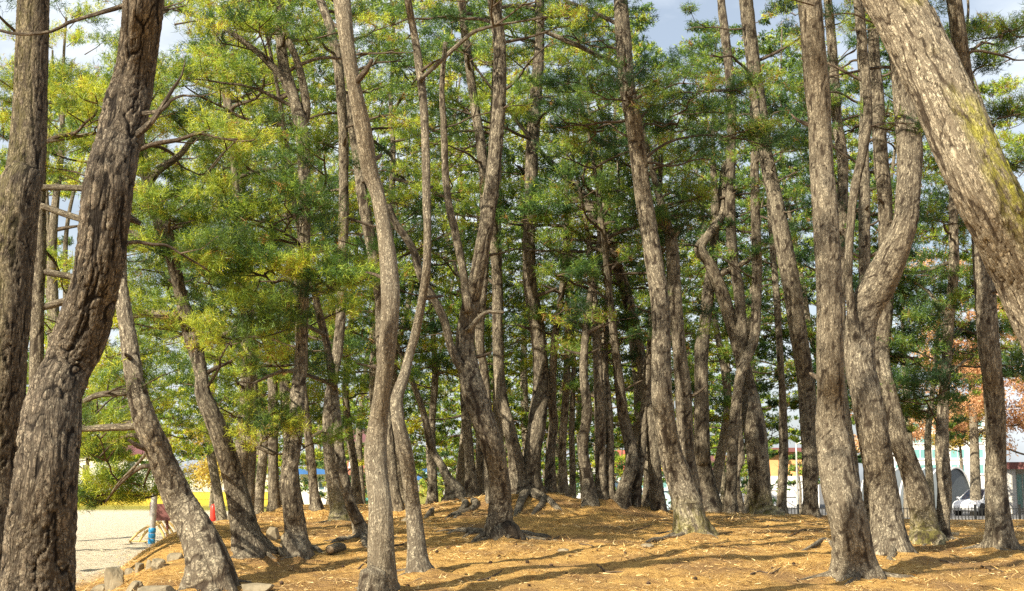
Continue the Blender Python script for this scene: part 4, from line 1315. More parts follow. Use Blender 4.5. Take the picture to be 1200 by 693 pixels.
# ------------------------------------------------------------------ buildings beyond the grove
house('white single-storey building across the sandy playground with one dark window', 84, 178, 533, 158, 9, WHITE, MAROON, 'gable', 1.6,
      windows=[(148, 157, 540, 560, 0), (118, 123, 549, 563, 0), (98, 104, 545, 560, 0)], glass=GREYGLASS)
house('low pale long shed beyond the yellow strip, at the far side of the playground', 182, 318, 560, 162, 6, CREAM, CONCRETE, 'flat', windows=[(198, 206, 565, 573, 0), (262, 272, 565, 573, 0)])
house('white house with a blue canopy roof seen between slim trunks', 352, 386, 556, 80, 6, WHITE, BLUE, 'eave', 0.3, windows=[(362, 368, 565, 574, 0), (374, 380, 565, 574, 0)])
house('brick-red walled building behind the tall pale pine', 403, 462, 524, 84, 8, BRICK, MAROON, 'gable', 1.0, windows=[(410, 417, 534, 546, 0), (444, 452, 534, 546, 0)])
house('small white hut on the crest line between the leaning pine and the biggest pine', 520, 548, 552, 70, 5, WHITE, CONCRETE, 'flat', windows=[(526, 531, 559, 568, 0)])
house('white building with a grey flat roof behind the middle of the crest', 652, 706, 553, 78, 7, WHITE, CONCRETE, 'flat', windows=[(672, 679, 561, 572, 0), (688, 694, 561, 572, 0)])
house('pale blue house with teal windows and a red tiled roof behind the fence', 716, 786, 551, 82, 8, PALEBLUE, REDROOF, 'gable', 1.0,
      windows=[(749, 754, 560, 572, 0), (764, 769, 558, 580, 0), (775, 781, 560, 572, 0), (726, 732, 560, 572, 0)], glass=TEALGLASS)
house('pale house with a brown ridge roof half hidden behind the double-stemmed pine', 800, 868, 558, 88, 8, CREAM, MAROON, 'gable', 1.1, windows=[(836, 842, 566, 578, 0), (816, 822, 566, 578, 0)])
house('tan orange building with a red-brown eave over a white lower wall', 878, 958, 530, 104, 10, OCHRE, MAROON, 'eave', 0.3,
      base=(558, WHITE), windows=[(897, 905, 566, 580, 0), (922, 929, 566, 580, 0)])
apt = house('white apartment block with rows of greenish windows behind the autumn tree', 1046, 1166, 482, 150, 12, WHITE, CONCRETE, 'flat',
            windows=[(a, a + 15, r, r + 10, 1) for r in (491, 509, 527, 545) for a in (1052, 1073, 1094, 1115, 1136)], glass=TEALGLASS)
h = house('low building with a deep maroon eave and grey pillars beside the black fence', 1181, 1262, 550, 86, 9, CREAM, MAROON, 'eave', 0.42, over=0.5,
          windows=[(1193, 1206, 556, 596, 1), (1214, 1226, 556, 590, 1)], glass=TEALGLASS, frame=CONCRETE)
for x in (1185, 1190, 1210):
    X = xpx(x, 86) - h.location.x
    box('pillar', h, CONCRETE, X - .12, X + .12, -.7, -.46, -.2, zpx(550, 86) - h.location.z - .003)

# glazed barrel-roofed shelter behind the car
Yd = 99.0
Xd0, Xd1 = xpx(1090, Yd), xpx(1151, Yd)
rd = (Xd1 - Xd0) / 2
gd = -0.5
dome = empty('barrel_shelter', ((Xd0 + Xd1) / 2, Yd, gd), 'grey barrel-roofed shelter with curved white ribs behind the parked car', 'shelter')
hh = zpx(548, Yd) - gd
def barrel(bm, rr, hz, y0, y1, th, a0=0.0, a1=math.pi, kk=18):
    rings = []
    for y in (y0, y1):
        for q in (rr, rr - th):
            rings.append([bm.verts.new((q * math.cos(a0 + (a1 - a0) * i / kk), y, (hz - (rr - q)) * math.sin(a0 + (a1 - a0) * i / kk))) for i in range(kk + 1)])
    o0, i0, o1, i1 = rings
    for i in range(kk):
        bm.faces.new([o0[i], o0[i + 1], o1[i + 1], o1[i]])
        bm.faces.new([i0[i], i1[i], i1[i + 1], i0[i + 1]])
        bm.faces.new([o0[i], i0[i], i0[i + 1], o0[i + 1]])
        bm.faces.new([o1[i], o1[i + 1], i1[i + 1], i1[i]])
    for i in (0, kk):
        bm.faces.new([o0[i], o1[i], i1[i], i0[i]])
dome.rotation_euler = (0, 0, R(36))
link('glazing', bm_mesh('glazing', lambda bm: barrel(bm, rd, hh, 0, 7, .06)), dome, GREYGLASS)
rib = None
for k in range(7):
    me = rib or bm_mesh('rib', lambda bm: barrel(bm, rd + .05, hh + .05, -.06, .06, .10))
    rib = me
    o = link('rib', me, dome, WHITE)
    o.location.y = k * 7 / 6
end = link('end_panel', bm_mesh('end_panel', lambda bm: barrel(bm, rd - .07, hh - .07, 0.08, .12, rd - .1)), dome, GREYGLASS)

# kerb, pavement line and black fence on the grove's far side
def strip(name, x0, x1, y0, y1, z0, z1, m_):
    o = link(name, bm_mesh(name, lambda bm: add_box(bm, x0, x1, y0, y1, z0, z1), 0.01), None, m_)
    return tag(o, kind='structure')
strip('kerb', 0.5, 40, 70.0, 70.32, -0.8, -0.36, CONCRETE)
FY = 69.7
fence = empty('fence', (1.0, FY, -0.5), 'low black iron fence with thin pickets along the road beyond the grove', 'fence')
pk = bm_mesh('picket', lambda bm: (add_box(bm, -.016, .016, -.016, .016, 0.06, 0.70), add_box(bm, -.009, .009, -.009, .009, 0.701, 0.76)))
pk.materials.append(BLACKIRON)
for i in range(168):
    if i % 13 == 0:
        continue
    o = link('picket', pk, fence)
    o.location = (i * 0.165, 0, 0)
ps = bm_mesh('post', lambda bm: (add_box(bm, -.05, .05, -.05, .05, -.3, 0.80), add_box(bm, -.062, .062, -.062, .062, 0.801, 0.85)))
ps.materials.append(BLACKIRON)
for i in range(0, 169, 13):
    o = link('post', ps, fence)
    o.location = (i * 0.165, 0, 0)
for z in (0.10, 0.62):
    box('rail', fence, BLACKIRON, 0, 27.7, -.012, .012, z, z + .035)

# ------------------------------------------------------------------ parked car
def make_car():
    Yc = 83.0
    cx = xpx(1147, Yc)
    car = empty('parked_car', (cx, Yc, -0.5), 'white compact car with bluish windows parked beyond the black fence', 'car', rz=R(90 + 134))
    # stations along x (front = +x): half-length 2.0; each: x, half width, z of sill, z of shoulder
    st = [(-1.98, .62, .42, .86), (-1.9, .76, .30, .95), (-1.5, .83, .22, .98), (-.6, .85, .20, .96), (.4, .85, .20, .94), (1.1, .83, .22, .90), (1.6, .79, .26, .80), (1.88, .70, .30, .70), (1.99, .56, .38, .60)]
    def shell(bm):
        rows = []
        for x, w, a, s_ in st:
            pr = [(0, a), (w * .9, a), (w, a + .12), (w, a + (s_ - a) * .55), (w * .97, s_ - .06), (w * .90, s_), (0, s_ + .03)]
            pr = pr + [(-y, z) for y, z in pr[-2:0:-1]]
            rows.append([bm.verts.new((x, y, z)) for y, z in pr])
        k = len(rows[0])
        for i in range(len(rows) - 1):
            for j in range(k):
                bm.faces.new([rows[i][j], rows[i][(j + 1) % k], rows[i + 1][(j + 1) % k], rows[i + 1][j]])
        bm.faces.new(rows[0])
        bm.faces.new(rows[-1][::-1])
    body = link('body', bm_mesh('body', shell), car, CARWHITE)
    for p in body.data.polygons:
        p.use_smooth = True
    gh = [(-1.72, .66, .0), (-1.25, .64, .46), (-.9, .63, .53), (-.2, .63, .55), (.25, .62, .50), (1.05, .70, .0)]
    def cabin(bm):
        rows = []
        for x, w, hgt in gh:
            b0 = .96 - max(0, x) * .07
            wt = w * (.80 if hgt > .2 else .98)
            rows.append([bm.verts.new(p) for p in ((x, -.80, b0), (x, -wt, b0 + hgt), (x, wt, b0 + hgt), (x, .80, b0))])
        for i in range(len(rows) - 1):
            for j in range(3):
                bm.faces.new([rows[i][j], rows[i][j + 1], rows[i + 1][j + 1], rows[i + 1][j]])
        bm.faces.new(rows[0])
        bm.faces.new(rows[-1][::-1])
    link('cabin_glass', bm_mesh('cabin_glass', cabin), car, CARGLASS)
    def roof(bm):
        a = [(-1.32, .43), (-.9, .52), (-.2, .55), (.22, .51)]
        rows = []
        for x, hgt in a:
            b0 = .96 - max(0, x) * .07
            rows.append([bm.verts.new((x, y, b0 + hgt + .03 - (abs(y) > .4) * .02)) for y in (-.55, -.3, .3, .55)] + [bm.verts.new((x, y, b0 + hgt - .03)) for y in (.55, -.55)])
        for i in range(3):
            for j in range(6):
                bm.faces.new([rows[i][j], rows[i][(j + 1) % 6], rows[i + 1][(j + 1) % 6], rows[i + 1][j]])
        bm.faces.new(rows[0])
        bm.faces.new(rows[-1][::-1])
    link('roof', bm_mesh('roof', roof), car, CARWHITE)
    for s in (-1, 1):
        for (p0, p1) in (((.30, .52, 1.43), (1.02, .74, .92)), ((-.35, .53, 1.46), (-.38, .80, .97)), ((-1.25, .52, 1.40), (-1.66, .72, .98))):
            tube('window_pillar', car, CARWHITE if p0[0] != -.35 else RUBBER, [(p0[0], s * p0[1], p0[2]), (p1[0], s * p1[1], p1[2])], .035, 6)
        for x in (1.22, -1.2):
            wh = tube('wheel', car, RUBBER, [(x, s * .62, .31), (x, s * .70, .31), (x, s * .85, .31)], .31, 20, .2)
            tube('rim', wh, ALLOY, [(x, s * .80, .31), (x, s * .855, .31), (x, s * .87, .31)], .19, 14, .2)
            tube('wheel_arch', car, RUBBER, [(x, s * .60, .36), (x, s * .7, .36), (x, s * .838, .36)], .37, 18, .2)
        box('headlight', car, LAMPGLASS, 1.66, 1.90, s * .46 - .13, s * .46 + .16, .62, .74, .02)
        box('door_mirror', car, CARWHITE, .72, .86, s * .93 - .09, s * .93 + .09, .93, 1.06, .03)
        box('door_handle', car, ALLOY, -.15, .02, s * .85 - .015, s * .85 + .02, .80, .83)
    box('grille', car, RUBBER, 1.86, 1.985, -.42, .42, .40, .53, .01)
    box('number_plate', car, WHITE, 1.95, 2.0, -.17, .17, .42, .50)
    return car
make_car()

# ------------------------------------------------------------------ posts, signs and the playground
gp = gpos(179, 23.6)
pipe = empty('pipe_post', tuple(gp), 'upright grey metal pipe with a blue taped band beside the leaning pine', 'pipe')
tp = at(182, 566, 23.6) - gp
tube('post', pipe, STEEL, [(0, 0, -.3), tuple(tp * .5), tuple(tp)], .052, 14, .2)
for k, yy in enumerate((618, 624, 630)):
    f = (655 - yy) / (655 - 566)
    q = tp * f
    tube('tape_band', pipe, BLUETAPE, [tuple(q - np.array([0, 0, .04])), tuple(q), tuple(q + np.array([0, 0, .037]))], [.056, .062, .056], 14, .02)
tube('cap', pipe, STEEL, [tuple(tp + np.array([0, 0, .01])), tuple(tp + np.array([0, 0, .035]))], .058, 14)

gy_ = gpos(182, 31)
frame_ = empty('climbing_frame', tuple(gy_), 'yellow curved climbing bars under a faded maroon panel on the playground sand', 'climbing frame')
def loc(x, y, dy=0.0):
    return tuple(at(x, y, 31 + dy) - gy_)
for dy in (0, .9):
    for k, xs in enumerate(((187, 172, 160, 152), (189, 178, 169, 163))):
        if k == 1 and dy:
            continue
        ys = (612, 618, 626, 635)
        tube('bar', frame_, YELLOWBAR, [loc(x, y, dy) for x, y in zip(xs, ys)], .026, 8, .12)
for k, xs in enumerate(((184, 187, 191, 195), (188, 192, 197, 201), (193, 198, 203, 206), (197, 204, 210, 212))):
    tube('bar', frame_, YELLOWBAR, [loc(x, y, .25 * k) for x, y in zip(xs, (611, 618, 626, 637))], .026, 8, .12)
for f in (.25, .5, .75, 1.0):
    a_ = np.array(loc(187 - 35 * f, 612 + 23 * f ** 1.1))
    b_ = np.array(loc(187 - 35 * f, 612 + 23 * f ** 1.1, .9))
    tube('rung', frame_, YELLOWBAR, [a_, b_], .018, 7)
tube('rung', frame_, YELLOWBAR, [loc(152, 634), loc(178, 635)], .016, 7)
x0, _, z1 = loc(176, 591)
x1, _, z0 = loc(197, 611)
box('panel', frame_, ROSE, x0 + .03, x1, .30, .36, z0, z1, .015)
for x in (177, 196):
    tube('upright', frame_, ROSE, [loc(x, 638, .45), loc(x, 589, .45)], .03, 8)

gr = gpos(251, 41)
mk = empty('red_marker', tuple(gr), 'small red rounded marker on a thin grey post behind the leaning trunks', 'marker')
tube('post', mk, STEEL, [(0, 0, -.2), (0, 0, .25)], .028, 8)
zb, zt = zpx(611, 41) - gr[2], zpx(591, 41) - gr[2]
tube('cap_body', mk, REDPAINT, [(0, 0, zb), (0, 0, zb + .03), (0, 0, zb + .10), (0, 0, (zb + zt) / 2), (0, 0, zt - .12), (0, 0, zt - .03), (0, 0, zt)], [.06, .082, .09, .092, .085, .06, .02], 16, .04)

gg = gpos(316, 38)
pg = empty('green_post', tuple(gg), 'pair of short dark green posts joined by a rail at the end of the grove', 'post')
hz = zpx(572, 38) - gg[2]
for dx in (0, .14):
    tube('upright', pg, GREENPAINT, [(dx, 0, -.2), (dx, 0, hz)], .038, 8)
tube('rail', pg, GREENPAINT, [(0, 0, hz - .06), (.14, 0, hz - .06)], .025, 8)

gl = gpos(934, 74)
lp = empty('street_pole', tuple(gl), 'thin grey pole standing before the tan orange building', 'pole')
hz = zpx(520, 74) - gl[2]
tube('shaft', lp, STEEL, [(0, 0, -.2), (0, 0, hz * .5), (0, 0, hz)], [.06, .05, .045], 8, .5)
tube('arm', lp, STEEL, [(0, 0, hz - .05), (.25, -.1, hz + .08), (.7, -.3, hz + .1)], .03, 7)
box('lamp_head', lp, CONCRETE, .6, .98, -.42, -.2, hz + .06, hz + .14, .02)

gs = gpos(496, 62)
sg = empty('notice_board', tuple(gs), 'blue notice board on two posts among slim trunks on the crest', 'notice board')
zb, zt = zpx(563, 62) - gs[2], zpx(546, 62) - gs[2]
box('board', sg, BLUE, -.26, .26, -.03, .03, zb, zt, .01)
box('printed_sheet', sg, PALEBLUE, -.16, .16, -.04, -.034, zb + .22, zb + .34)
for x in (-.2, .2):
    box('post', sg, STEEL, x - .03, x + .03, .034, .09, -.2, zt)
gb = gpos(426, 72)
tb = empty('teal_bin', tuple(gb), 'low teal container in front of the brick-red building', 'container')
zt = zpx(573, 72) - gb[2]
box('body', tb, TEAL, -.36, .36, -.3, .3, 0.02, zt * .92, .03)
box('lid', tb, TEAL, -.40, .40, -.34, .34, zt * .925, zt, .02)

# dark round shrub-like pine, autumn trees, far hedge of trees
def broadleaf(label, x, Y, h, z0, Rr, kind, n=26, cat='tree', group=None, lw=1.0, name='broadleaf_tree', pad=16, leaf=True, ln=.10, dens=1.0, gate=True):
    g = gpos(x, Y)
    t = empty(name, tuple(g), label, cat, group)
    P = np.array([[0, 0, -.3], [.05, 0, h * .15], [.1, .05, h * .4], [.02, 0, h * .7], [.1, 0, h * .96]])
    r0 = 0.018 * h + .03
    link('trunk', stem_mesh('trunk', P, np.array([1.2, 1, .75, .4, .1]) * r0, 10, .4, seed=int(x) % 17), t, BARK)
    S, _ = resample(P + g, .15)
    cr = Crown()
    az = 0
    for i in range(n):
        u = (i + rng.random()) / n
        z = g[2] + z0 + (h - z0) * u
        k = int(np.argmin(np.abs(S[:, 2] - z)))
        az += 2.4 + rng.normal() * .3
        L = Rr * (1.0 - .75 * max(0, u - .35) / .65) * rng.uniform(.75, 1.15)
        grow_limb(cr, t, S[k], az, rng.uniform(.2, .8), L, .012 + .01 * L, dens, rng.uniform(.2, .8), gate, i % 2 == 0, pad, 1.0)
    for i in range(len(cr.l)):
        cr.l[i] = cr.l[i] * (ln / .115)
    QUEUE.append((cr, t, NEEDLE[kind], dict(leaf=leaf, wide=lw)))
    return t
broadleaf('orange-leaved autumn tree between the ragged pine and the elbow-bent one', 1064, 78, 14.5, 3.8, 4.8, 'orange', 40, lw=1.5, gate=False, dens=.42, pad=8)
broadleaf('largest orange-leaved autumn tree behind the straight brown pine', 1142, 82, 15.0, 3.6, 5.0, 'orange', 44, lw=1.5, gate=False, dens=.42, pad=8)
broadleaf('orange-leaved autumn tree above the maroon-eaved building', 1212, 80, 13.5, 3.2, 4.8, 'orange', 38, lw=1.5, gate=False, dens=.42, pad=8)
broadleaf('golden half-bare tree before the white apartment block', 1126, 108, 8.0, 4.0, 2.8, 'gold', 18, lw=1.2)
broadleaf('yellow leafed tree at the rim of the playground behind the crooked pine', 248, 72, 4.6, 1.0, 2.2, 'gold', 16, lw=1.2)
broadleaf('small dark green tree in front of the tan orange building', 936, 84, 3.4, 1.2, 1.1, 'dark', 14, lw=1.3, leaf=False, name='pine_tree', cat='small pine')
FAR = [(100, 100, 7.5, 4, 'yellow'), (196, 96, 8, 4, 'yellow'), (300, 98, 8, 4.2, 'yellow'), (372, 92, 8, 4, 'mid'), (446, 96, 8.5, 4, 'yellow'), (520, 90, 8, 4, 'mid'), (588, 94, 9, 4.2, 'yellow'),
                                       (655, 96, 9, 4.2, 'mid'), (724, 98, 8.5, 4, 'yellow'), (790, 96, 9, 4.2, 'mid'), (858, 98, 9, 4, 'mid'), (980, 120, 9, 4.4, 'mid')]
for x, Y, h, Rr, kd in FAR:
    broadleaf(('soft yellow-green' if kd == 'yellow' else 'soft green') + ' distant tree ' + place_word(x, Y, [b[:2] for b in FAR]), x, Y, h, 1.8, Rr, kd, 22, group='far trees behind the grove', lw=1.9, leaf=False, ln=.24, pad=9)

YOUNG = [(404, 58, 3.6), (452, 62, 3.8), (506, 60, 3.4), (560, 64, 3.9), (636, 60, 3.8), (684, 63, 4.2), (728, 59, 3.8), (786, 64, 4.2), (846, 60, 4.0), (872, 66, 4.2), (330, 60, 3.4)]
for x, Y, h in YOUNG:
    broadleaf('low young pine, ' + place_word(x, Y, [b[:2] for b in YOUNG]), x, Y, h, .5, 1.9, 'mid' if x % 4 else 'dark', 18, group='young pines beyond the crest', lw=1.1, leaf=False, name='young_pine', cat='young pine', ln=.15, pad=9)

hang_crowns()

# ------------------------------------------------------------------ on the ground: rocks, roots, knob, cones, sticks, straw
def rock_mesh(seed, sx, sy, sz):
    bm = bmesh.new()
    bmesh.ops.create_icosphere(bm, subdivisions=4, radius=1.0)
    V = np.array([v.co[:] for v in bm.verts])
    d = 1 + .30 * fbm(V[:, 0] * 1.3 + seed, V[:, 1] * 1.3, V[:, 2] * 1.3, 3) + .06 * fbm(V[:, 0] * 6, V[:, 1] * 6 + seed, V[:, 2] * 6, 2)
    V = V * d[:, None]
    rr_ = np.random.default_rng(int(seed * 10) + 3)
    for _k in range(13):                                 # broken faces
        dn = unit(rr_.normal(size=3))
        hgt = rr_.uniform(.55, .85)
        ex = np.maximum(0, V @ dn - hgt)
        V = V - ex[:, None] * dn * .88
    V = V * (1 + .025 * fbm(V[:, 0] * 9, V[:, 1] * 9 + seed, V[:, 2] * 9, 2))[:, None]
    V[:, 2] = np.where(V[:, 2] > .62, .62 + (V[:, 2] - .62) * .3, V[:, 2])
    for v, c_ in zip(bm.verts, V):
        v.co = c_ * np.array([sx, sy, sz])
    me = bpy.data.meshes.new('rock')
    bm.to_mesh(me)
    bm.free()
    me.materials.append(STONE)
    return me
rocks = [
    # photo x, y of the foot, width px, height px, label
    (136, 688, 26, 40, 'upright pale rock, tallest of the rocks at the edge of the playground'),
    (120, 692, 30, 14, 'low flat sandy rock beside the upright pale one'),
    (163, 668, 13, 16, 'small dark egg-shaped rock in the edging'),
    (175, 664, 12, 19, 'narrow pale rock touching the foot of the pipe'),
    (187, 666, 26, 18, 'rounded dark mossy rock at the foot of the pipe'),
    (206, 655, 24, 12, 'grey rock wedged behind the leaning pine'),
    (152, 672, 18, 10, 'small low rock between the upright one and the egg-shaped one'),
    (185, 695, 60, 17, 'long flat mossy slab of rock beside the foot of the leaning pine'),
    (158, 694, 24, 18, 'blocky brown rock between slab and upright rock'),
    (299, 692, 46, 14, 'broad pale grey rock sunk in the needles beside the leaning pine'),
    (320, 632, 22, 22, 'mossy boulder next to the foot of the forked pine'),
    (335, 640, 14, 26, 'narrow grey stone leaning on the forked pine'),
    (660, 648, 14, 5, 'small pale flat stone on the sunlit needle litter'),
    (758, 647, 18, 6, 'pale flat stone near the shaggy-barked pine'),
    (1118, 628, 12, 8, 'small pale stone beside the ragged dark pine'),
    (482, 612, 24, 9, 'low stone behind the wavy slender pine'),
]
for i, (x, y, w, h_, lb) in enumerate(rocks):
    Y = hit(x, y)
    p = at(x, y, Y)
    W = w / FPX * Y
    H = h_ / FPX * Y
    o = link('rock', rock_mesh(i * 3.7, W * .52, W * (.45 if w < 40 else .3), H * .78), None)
    o.location = (p[0], p[1], float(ground_z(p[0], p[1])) + H * .08)
    o.rotation_euler = (0, 0, rng.uniform(-.5, .5))
    tag(o, lb, 'rock', 'rocks edging the mound' if i < 10 else None)

# sawn-off knob at the foot of the tall pale pine
kt = KNOB_TREE['obj']
kp = at(436, 690, KNOB_TREE['Y'] - .16)
kb = np.array([kp[0], kp[1], float(ground_z(kp[0], kp[1])) - .15]) - np.array(kt.location)
ktop = at(437, 669, KNOB_TREE['Y'] - .20) - np.array(kt.location)
link('knob', stem_mesh('knob', np.array([kb, kb * .6 + ktop * .4, ktop]), np.array([.15, .15, .12]), 28, .03, (.04, .06), .010, seed=4, lump=.08), kt, BARK)

# shallow roots, each a part of its pine
def root(info, x, y, pts, r):
    """pts: photo pixels on the ground from the trunk outwards."""
    t = info['obj']
    Q = []
    for k, (a, b2) in enumerate(pts):
        Yk = min(hit(a, b2), info['Y'] + 0.6)
        p = at(a, b2, Yk)
        Q.append([p[0], p[1], float(ground_z(p[0], p[1])) + (r * .15 if k < len(pts) - 1 else -.06)])
    Q = np.array(Q) - np.array(t.location)
    Q[1:-1, 2] += rng.normal(size=len(Q) - 2) * .012
    me = stem_mesh('root', Q, np.linspace(r, r * .35, len(Q)), 10, .05, seed=int(abs(x)) % 23, lump=.16)
    link('root', me, t, BARK)
by = {i['obj']['label']: i for i in TREES}
def find(s):
    return next(v for k, v in by.items() if s in k)
for pts in ([(577, 604), (555, 596), (540, 600), (520, 608)], [(574, 612), (552, 612), (532, 620), (508, 632)], [(576, 622), (552, 627), (535, 635)], [(570, 598), (548, 590), (520, 597), (500, 606)], [(604, 616), (622, 610), (640, 612), (652, 620)], [(604, 606), (620, 600), (634, 604)]):
    root(BIG, *pts[0], pts, .06)
lean, dk, shag, dbl = find('strongly leaning'), find('straight dark pine standing on the crest'), find('thick shaggy'), find('double-stemmed pine, one')
for pts in ([(532, 578), (545, 580), (560, 582), (572, 590)], [(530, 579), (520, 588), (506, 600), (494, 612)], [(534, 579), (545, 590), (538, 604), (522, 618)], [(536, 580), (556, 588), (552, 600), (530, 606), (515, 614)]):
    root(lean, *pts[0], pts, .075)
for pts in ([(618, 582), (626, 586), (636, 590), (628, 600), (620, 606)], [(624, 584), (640, 588), (652, 596), (664, 602)], [(616, 584), (606, 600), (600, 612)]):
    root(dk, *pts[0], pts, .08)
for pts in ([(796, 626), (780, 632), (764, 636), (750, 640)],):
    root(shag, *pts[0], pts, .06)
sway, elb = find('swaybacked front'), find('elbow bend')
root(sway, 0, 0, [(985, 650), (968, 634), (952, 642), (930, 646)], .05)
fk, sw = find('forked pine with a limb'), find('swollen mossy')
for pts in ([(352, 648), (364, 640), (374, 646), (382, 652)], [(350, 650), (362, 652), (371, 650)]):
    root(fk, *pts[0], pts, .07)
slim = find('slim pine leaning beside')
for pts in ([(424, 632), (412, 634), (396, 636), (380, 640)], [(425, 632), (428, 640), (436, 646)]):
    root(slim, *pts[0], pts, .05)
crook = find('pale crooked')
root(crook, 0, 0, [(302, 650), (318, 648), (330, 652), (340, 655)], .08)
root(BIG, 0, 0, [(600, 628), (612, 622), (624, 624), (634, 622)], .07)
root(BIG, 0, 0, [(578, 628), (566, 632), (556, 634), (548, 638)], .06)

for info in TREES:
    if not (13 < info['Y'] < 22.5) or info['obj'].location.x < -6:
        continue
    bx_, by_ = info['obj'].location.x, info['obj'].location.y
    a0 = rng.uniform(0, 6.283)
    for k in range(int(rng.integers(3, 6))):
        a_ = a0 + k * 1.45 + rng.normal() * .25
        L_ = rng.uniform(.35, .95)
        r_ = info['Rm'] * rng.uniform(.28, .42)
        Q = []
        for f in (0, .3, .6, 1.0):
            q = np.array([bx_ + math.cos(a_ + f * rng.normal() * .5) * (info['Rm'] * .7 + L_ * f), by_ + math.sin(a_ + f * .3) * (info['Rm'] * .7 + L_ * f)])
            Q.append([q[0], q[1], float(ground_z(q[0], q[1])) + (r_ * .5, r_ * .05, -r_ * .1, -.05)[int(f * 3.4)]])
        Q = np.array(Q) - np.array(info['obj'].location)
        link('root', stem_mesh('root', Q, np.array([1, .7, .45, .2]) * r_, 9, .06, seed=int(rng.integers(40)), lump=.2), info['obj'], BARK)

# sawn log end lying by the forked pine
Yl = hit(387, 650)
pl = at(387, 644, Yl)
lg = empty('log', tuple(pl), 'short sawn log lying by the roots of the slim leaning pine, its round end showing', 'log')
link('bark', stem_mesh('bark', np.array([[0, 0, 0], [.05, .25, .01], [.08, .5, 0]]), np.array([.055, .055, .05]), 16, .05, seed=6), lg, BARK)
link('cut_face', stem_mesh('cut_face', np.array([[-.002, -.014, 0], [-.004, -.026, 0]]), np.array([.046, .044]), 16, .02, lump=.03), lg, CUTWOOD)

# pine cones
def cone_mesh(seed):
    r_ = np.random.default_rng(seed)
    V, F = [], []
    for k in range(34):
        f = k / 34
        a = k * 2.4
        rad = .017 * math.sin(math.pi * (0.12 + .8 * f)) + .003
        z = (f - .5) * .055
        c_ = np.array([math.cos(a) * rad, math.sin(a) * rad, z])
        d_ = np.array([math.cos(a), math.sin(a), .35])
        s_ = np.array([-math.sin(a), math.cos(a), 0])
        b0 = len(V)
        V += [c_ * .3 + np.array([0, 0, z * .7]), c_ + s_ * .009, c_ + d_ * .010, c_ - s_ * .009, c_ + d_ * .004 + np.array([0, 0, -.006])]
        F += [(b0, b0 + 1, b0 + 2, b0 + 3), (b0 + 4, b0 + 3, b0 + 2, b0 + 1)]
    return np_mesh('pine_cone', np.array(V), np.array(F), True)
cones = [cone_mesh(s) for s in range(3)]
for c_ in cones:
    c_.materials.append(CONEMAT)
cone_spots = [(512, 651), (533, 652), (546, 677), (560, 648), (585, 655), (607, 652), (618, 662), (641, 646), (646, 664), (655, 657), (668, 655), (684, 661), (700, 652), (720, 648), (733, 655), (685, 648), (605, 640),
              (632, 670), (664, 676), (590, 672), (575, 664), (540, 664), (525, 643), (860, 622), (853, 634), (880, 660), (905, 668), (916, 675), (930, 662), (899, 685), (935, 680), (872, 640), (1070, 672), (1120, 665), (1160, 672), (1095, 686),
              (1180, 684), (838, 668), (815, 682), (785, 668), (760, 684), (742, 672), (402, 664), (392, 676), (368, 668), (350, 674), (330, 684), (508, 683), (478, 690), (556, 690), (620, 690), (702, 688), (845, 645), (895, 634), (1030, 676), (1140, 652)]
for i, (x, y) in enumerate(cone_spots[::2]):
    Y = hit(x, y)
    p = at(x, y, Y)
    o = link('pine_cone', cones[i % 3], None)
    o.location = (p[0], p[1], float(ground_z(p[0], p[1])) + .022)
    o.rotation_euler = (rng.uniform(.9, 2.0), rng.uniform(0, 6), rng.uniform(0, 6))
    s_ = rng.uniform(.4, .85)
    o.scale = (s_, s_, s_)
    tag(o, 'small dark open pine cone lying on the orange needle litter', 'pine cone', 'fallen pine cones on the litter')

# fallen sticks
for i, (x, y, dx, dy) in enumerate([(462, 640, 26, -8), (700, 668, 30, 5), (640, 632, 22, -5), (880, 676, 34, -8), (1100, 658, 24, 3), (560, 684, 30, -10), (740, 622, 24, -3), (858, 606, 18, 4), (1150, 664, 26, 6), (420, 668, 20, -9), (925, 628, 22, -6), (680, 640, 18, 8)]):
    a_, b_ = (x, y), (x + dx, y + dy)
    Q = []
    for f in (0, .35, .7, 1):
        u, v = a_[0] + dx * f, a_[1] + dy * f + rng.normal() * 1.2
        Y = hit(u, v)
        p = at(u, v, Y)
        Q.append([p[0], p[1], float(ground_z(p[0], p[1])) + .014])
    Q = np.array(Q)
    o = link('fallen_stick', stem_mesh('fallen_stick', Q - Q[0], np.linspace(.013, .006, 4), 7, .06, seed=i, lump=.1), None, TWIG)
    o.location = Q[0]
    tag(o, 'thin brown fallen stick lying on the needle litter', 'stick', 'fallen sticks on the litter')

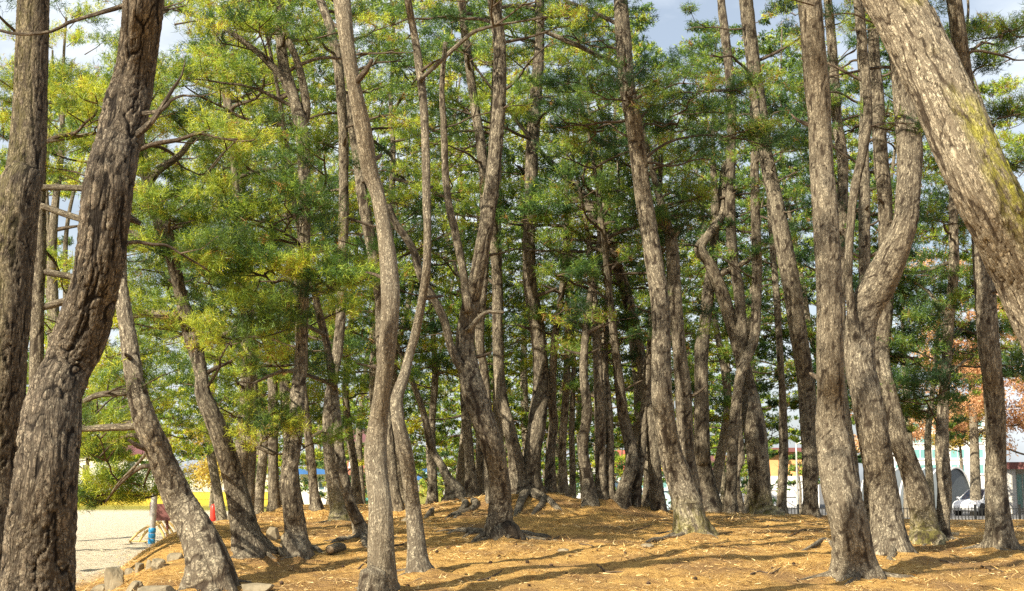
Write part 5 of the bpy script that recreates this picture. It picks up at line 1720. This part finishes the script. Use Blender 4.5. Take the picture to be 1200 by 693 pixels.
# needle straw over the mound, playground pebbles
def straw():
    n_ = 90000
    u = rng.random(n_)
    Yp = 11.5 + 17 * u ** 1.35
    Xp = (rng.random(n_) * 2 - 1) * (Yp * .385)
    keep = (Xp > -4.7 + .35 * np.sin(Yp * .55) - .05 * (Yp - 17) - rng.random(n_) ** 2 * 3.2)
    clump = fbm(Xp * 1.4, Yp * 1.4, 0.3, 3)
    keep &= rng.random(n_) < .55 + .6 * clump
    Xp, Yp = Xp[keep], Yp[keep]
    n_ = len(Xp)
    Z = ground_z(Xp, Yp) + rng.random(n_) * .018 + .004
    a = rng.uniform(0, 6.283, n_)
    L = rng.uniform(.04, .12, n_)
    w = np.clip(Yp * .00025, .0025, .007) * rng.uniform(.6, 1.5, n_)
    d = np.stack([np.cos(a), np.sin(a), rng.normal(size=n_) * .22], -1)
    s_ = np.stack([-np.sin(a), np.cos(a), rng.normal(size=n_) * .4], -1)
    c_ = np.stack([Xp, Yp, Z], -1)
    V = np.stack([c_ - s_ * w[:, None], c_ + s_ * w[:, None], c_ + d * L[:, None] + np.array([0, 0, .008])], 1).reshape(-1, 3)
    F = np.arange(len(V)).reshape(-1, 3)
    tint = np.repeat(rng.random(n_), 3)
    me = np_mesh('needle_litter', V, F, False, {'tint': ('FLOAT', tint)})
    m_, n, l = new_mat('needle_straw')
    out = N(n, 'ShaderNodeOutputMaterial')
    b = N(n, 'ShaderNodeBsdfPrincipled')
    b.inputs['Roughness'].default_value = .7
    b.inputs['Specular IOR Level'].default_value = .3
    at_ = N(n, 'ShaderNodeAttribute', attribute_name='tint')
    r_ = ramp(n, [(0, (.10, .06, .03)), (.2, (.18, .11, .05)), (.28, (.48, .29, .10)), (.75, (.68, .46, .19)), (1, (.78, .60, .32))])
    l.new(at_.outputs['Fac'], r_.inputs['Fac'])
    l.new(r_.outputs['Color'], b.inputs['Base Color'])
    l.new(b.outputs['BSDF'], out.inputs['Surface'])
    tag(link('needle_litter', me, None, m_), kind='stuff')
    TRIS[0] += n_
straw()
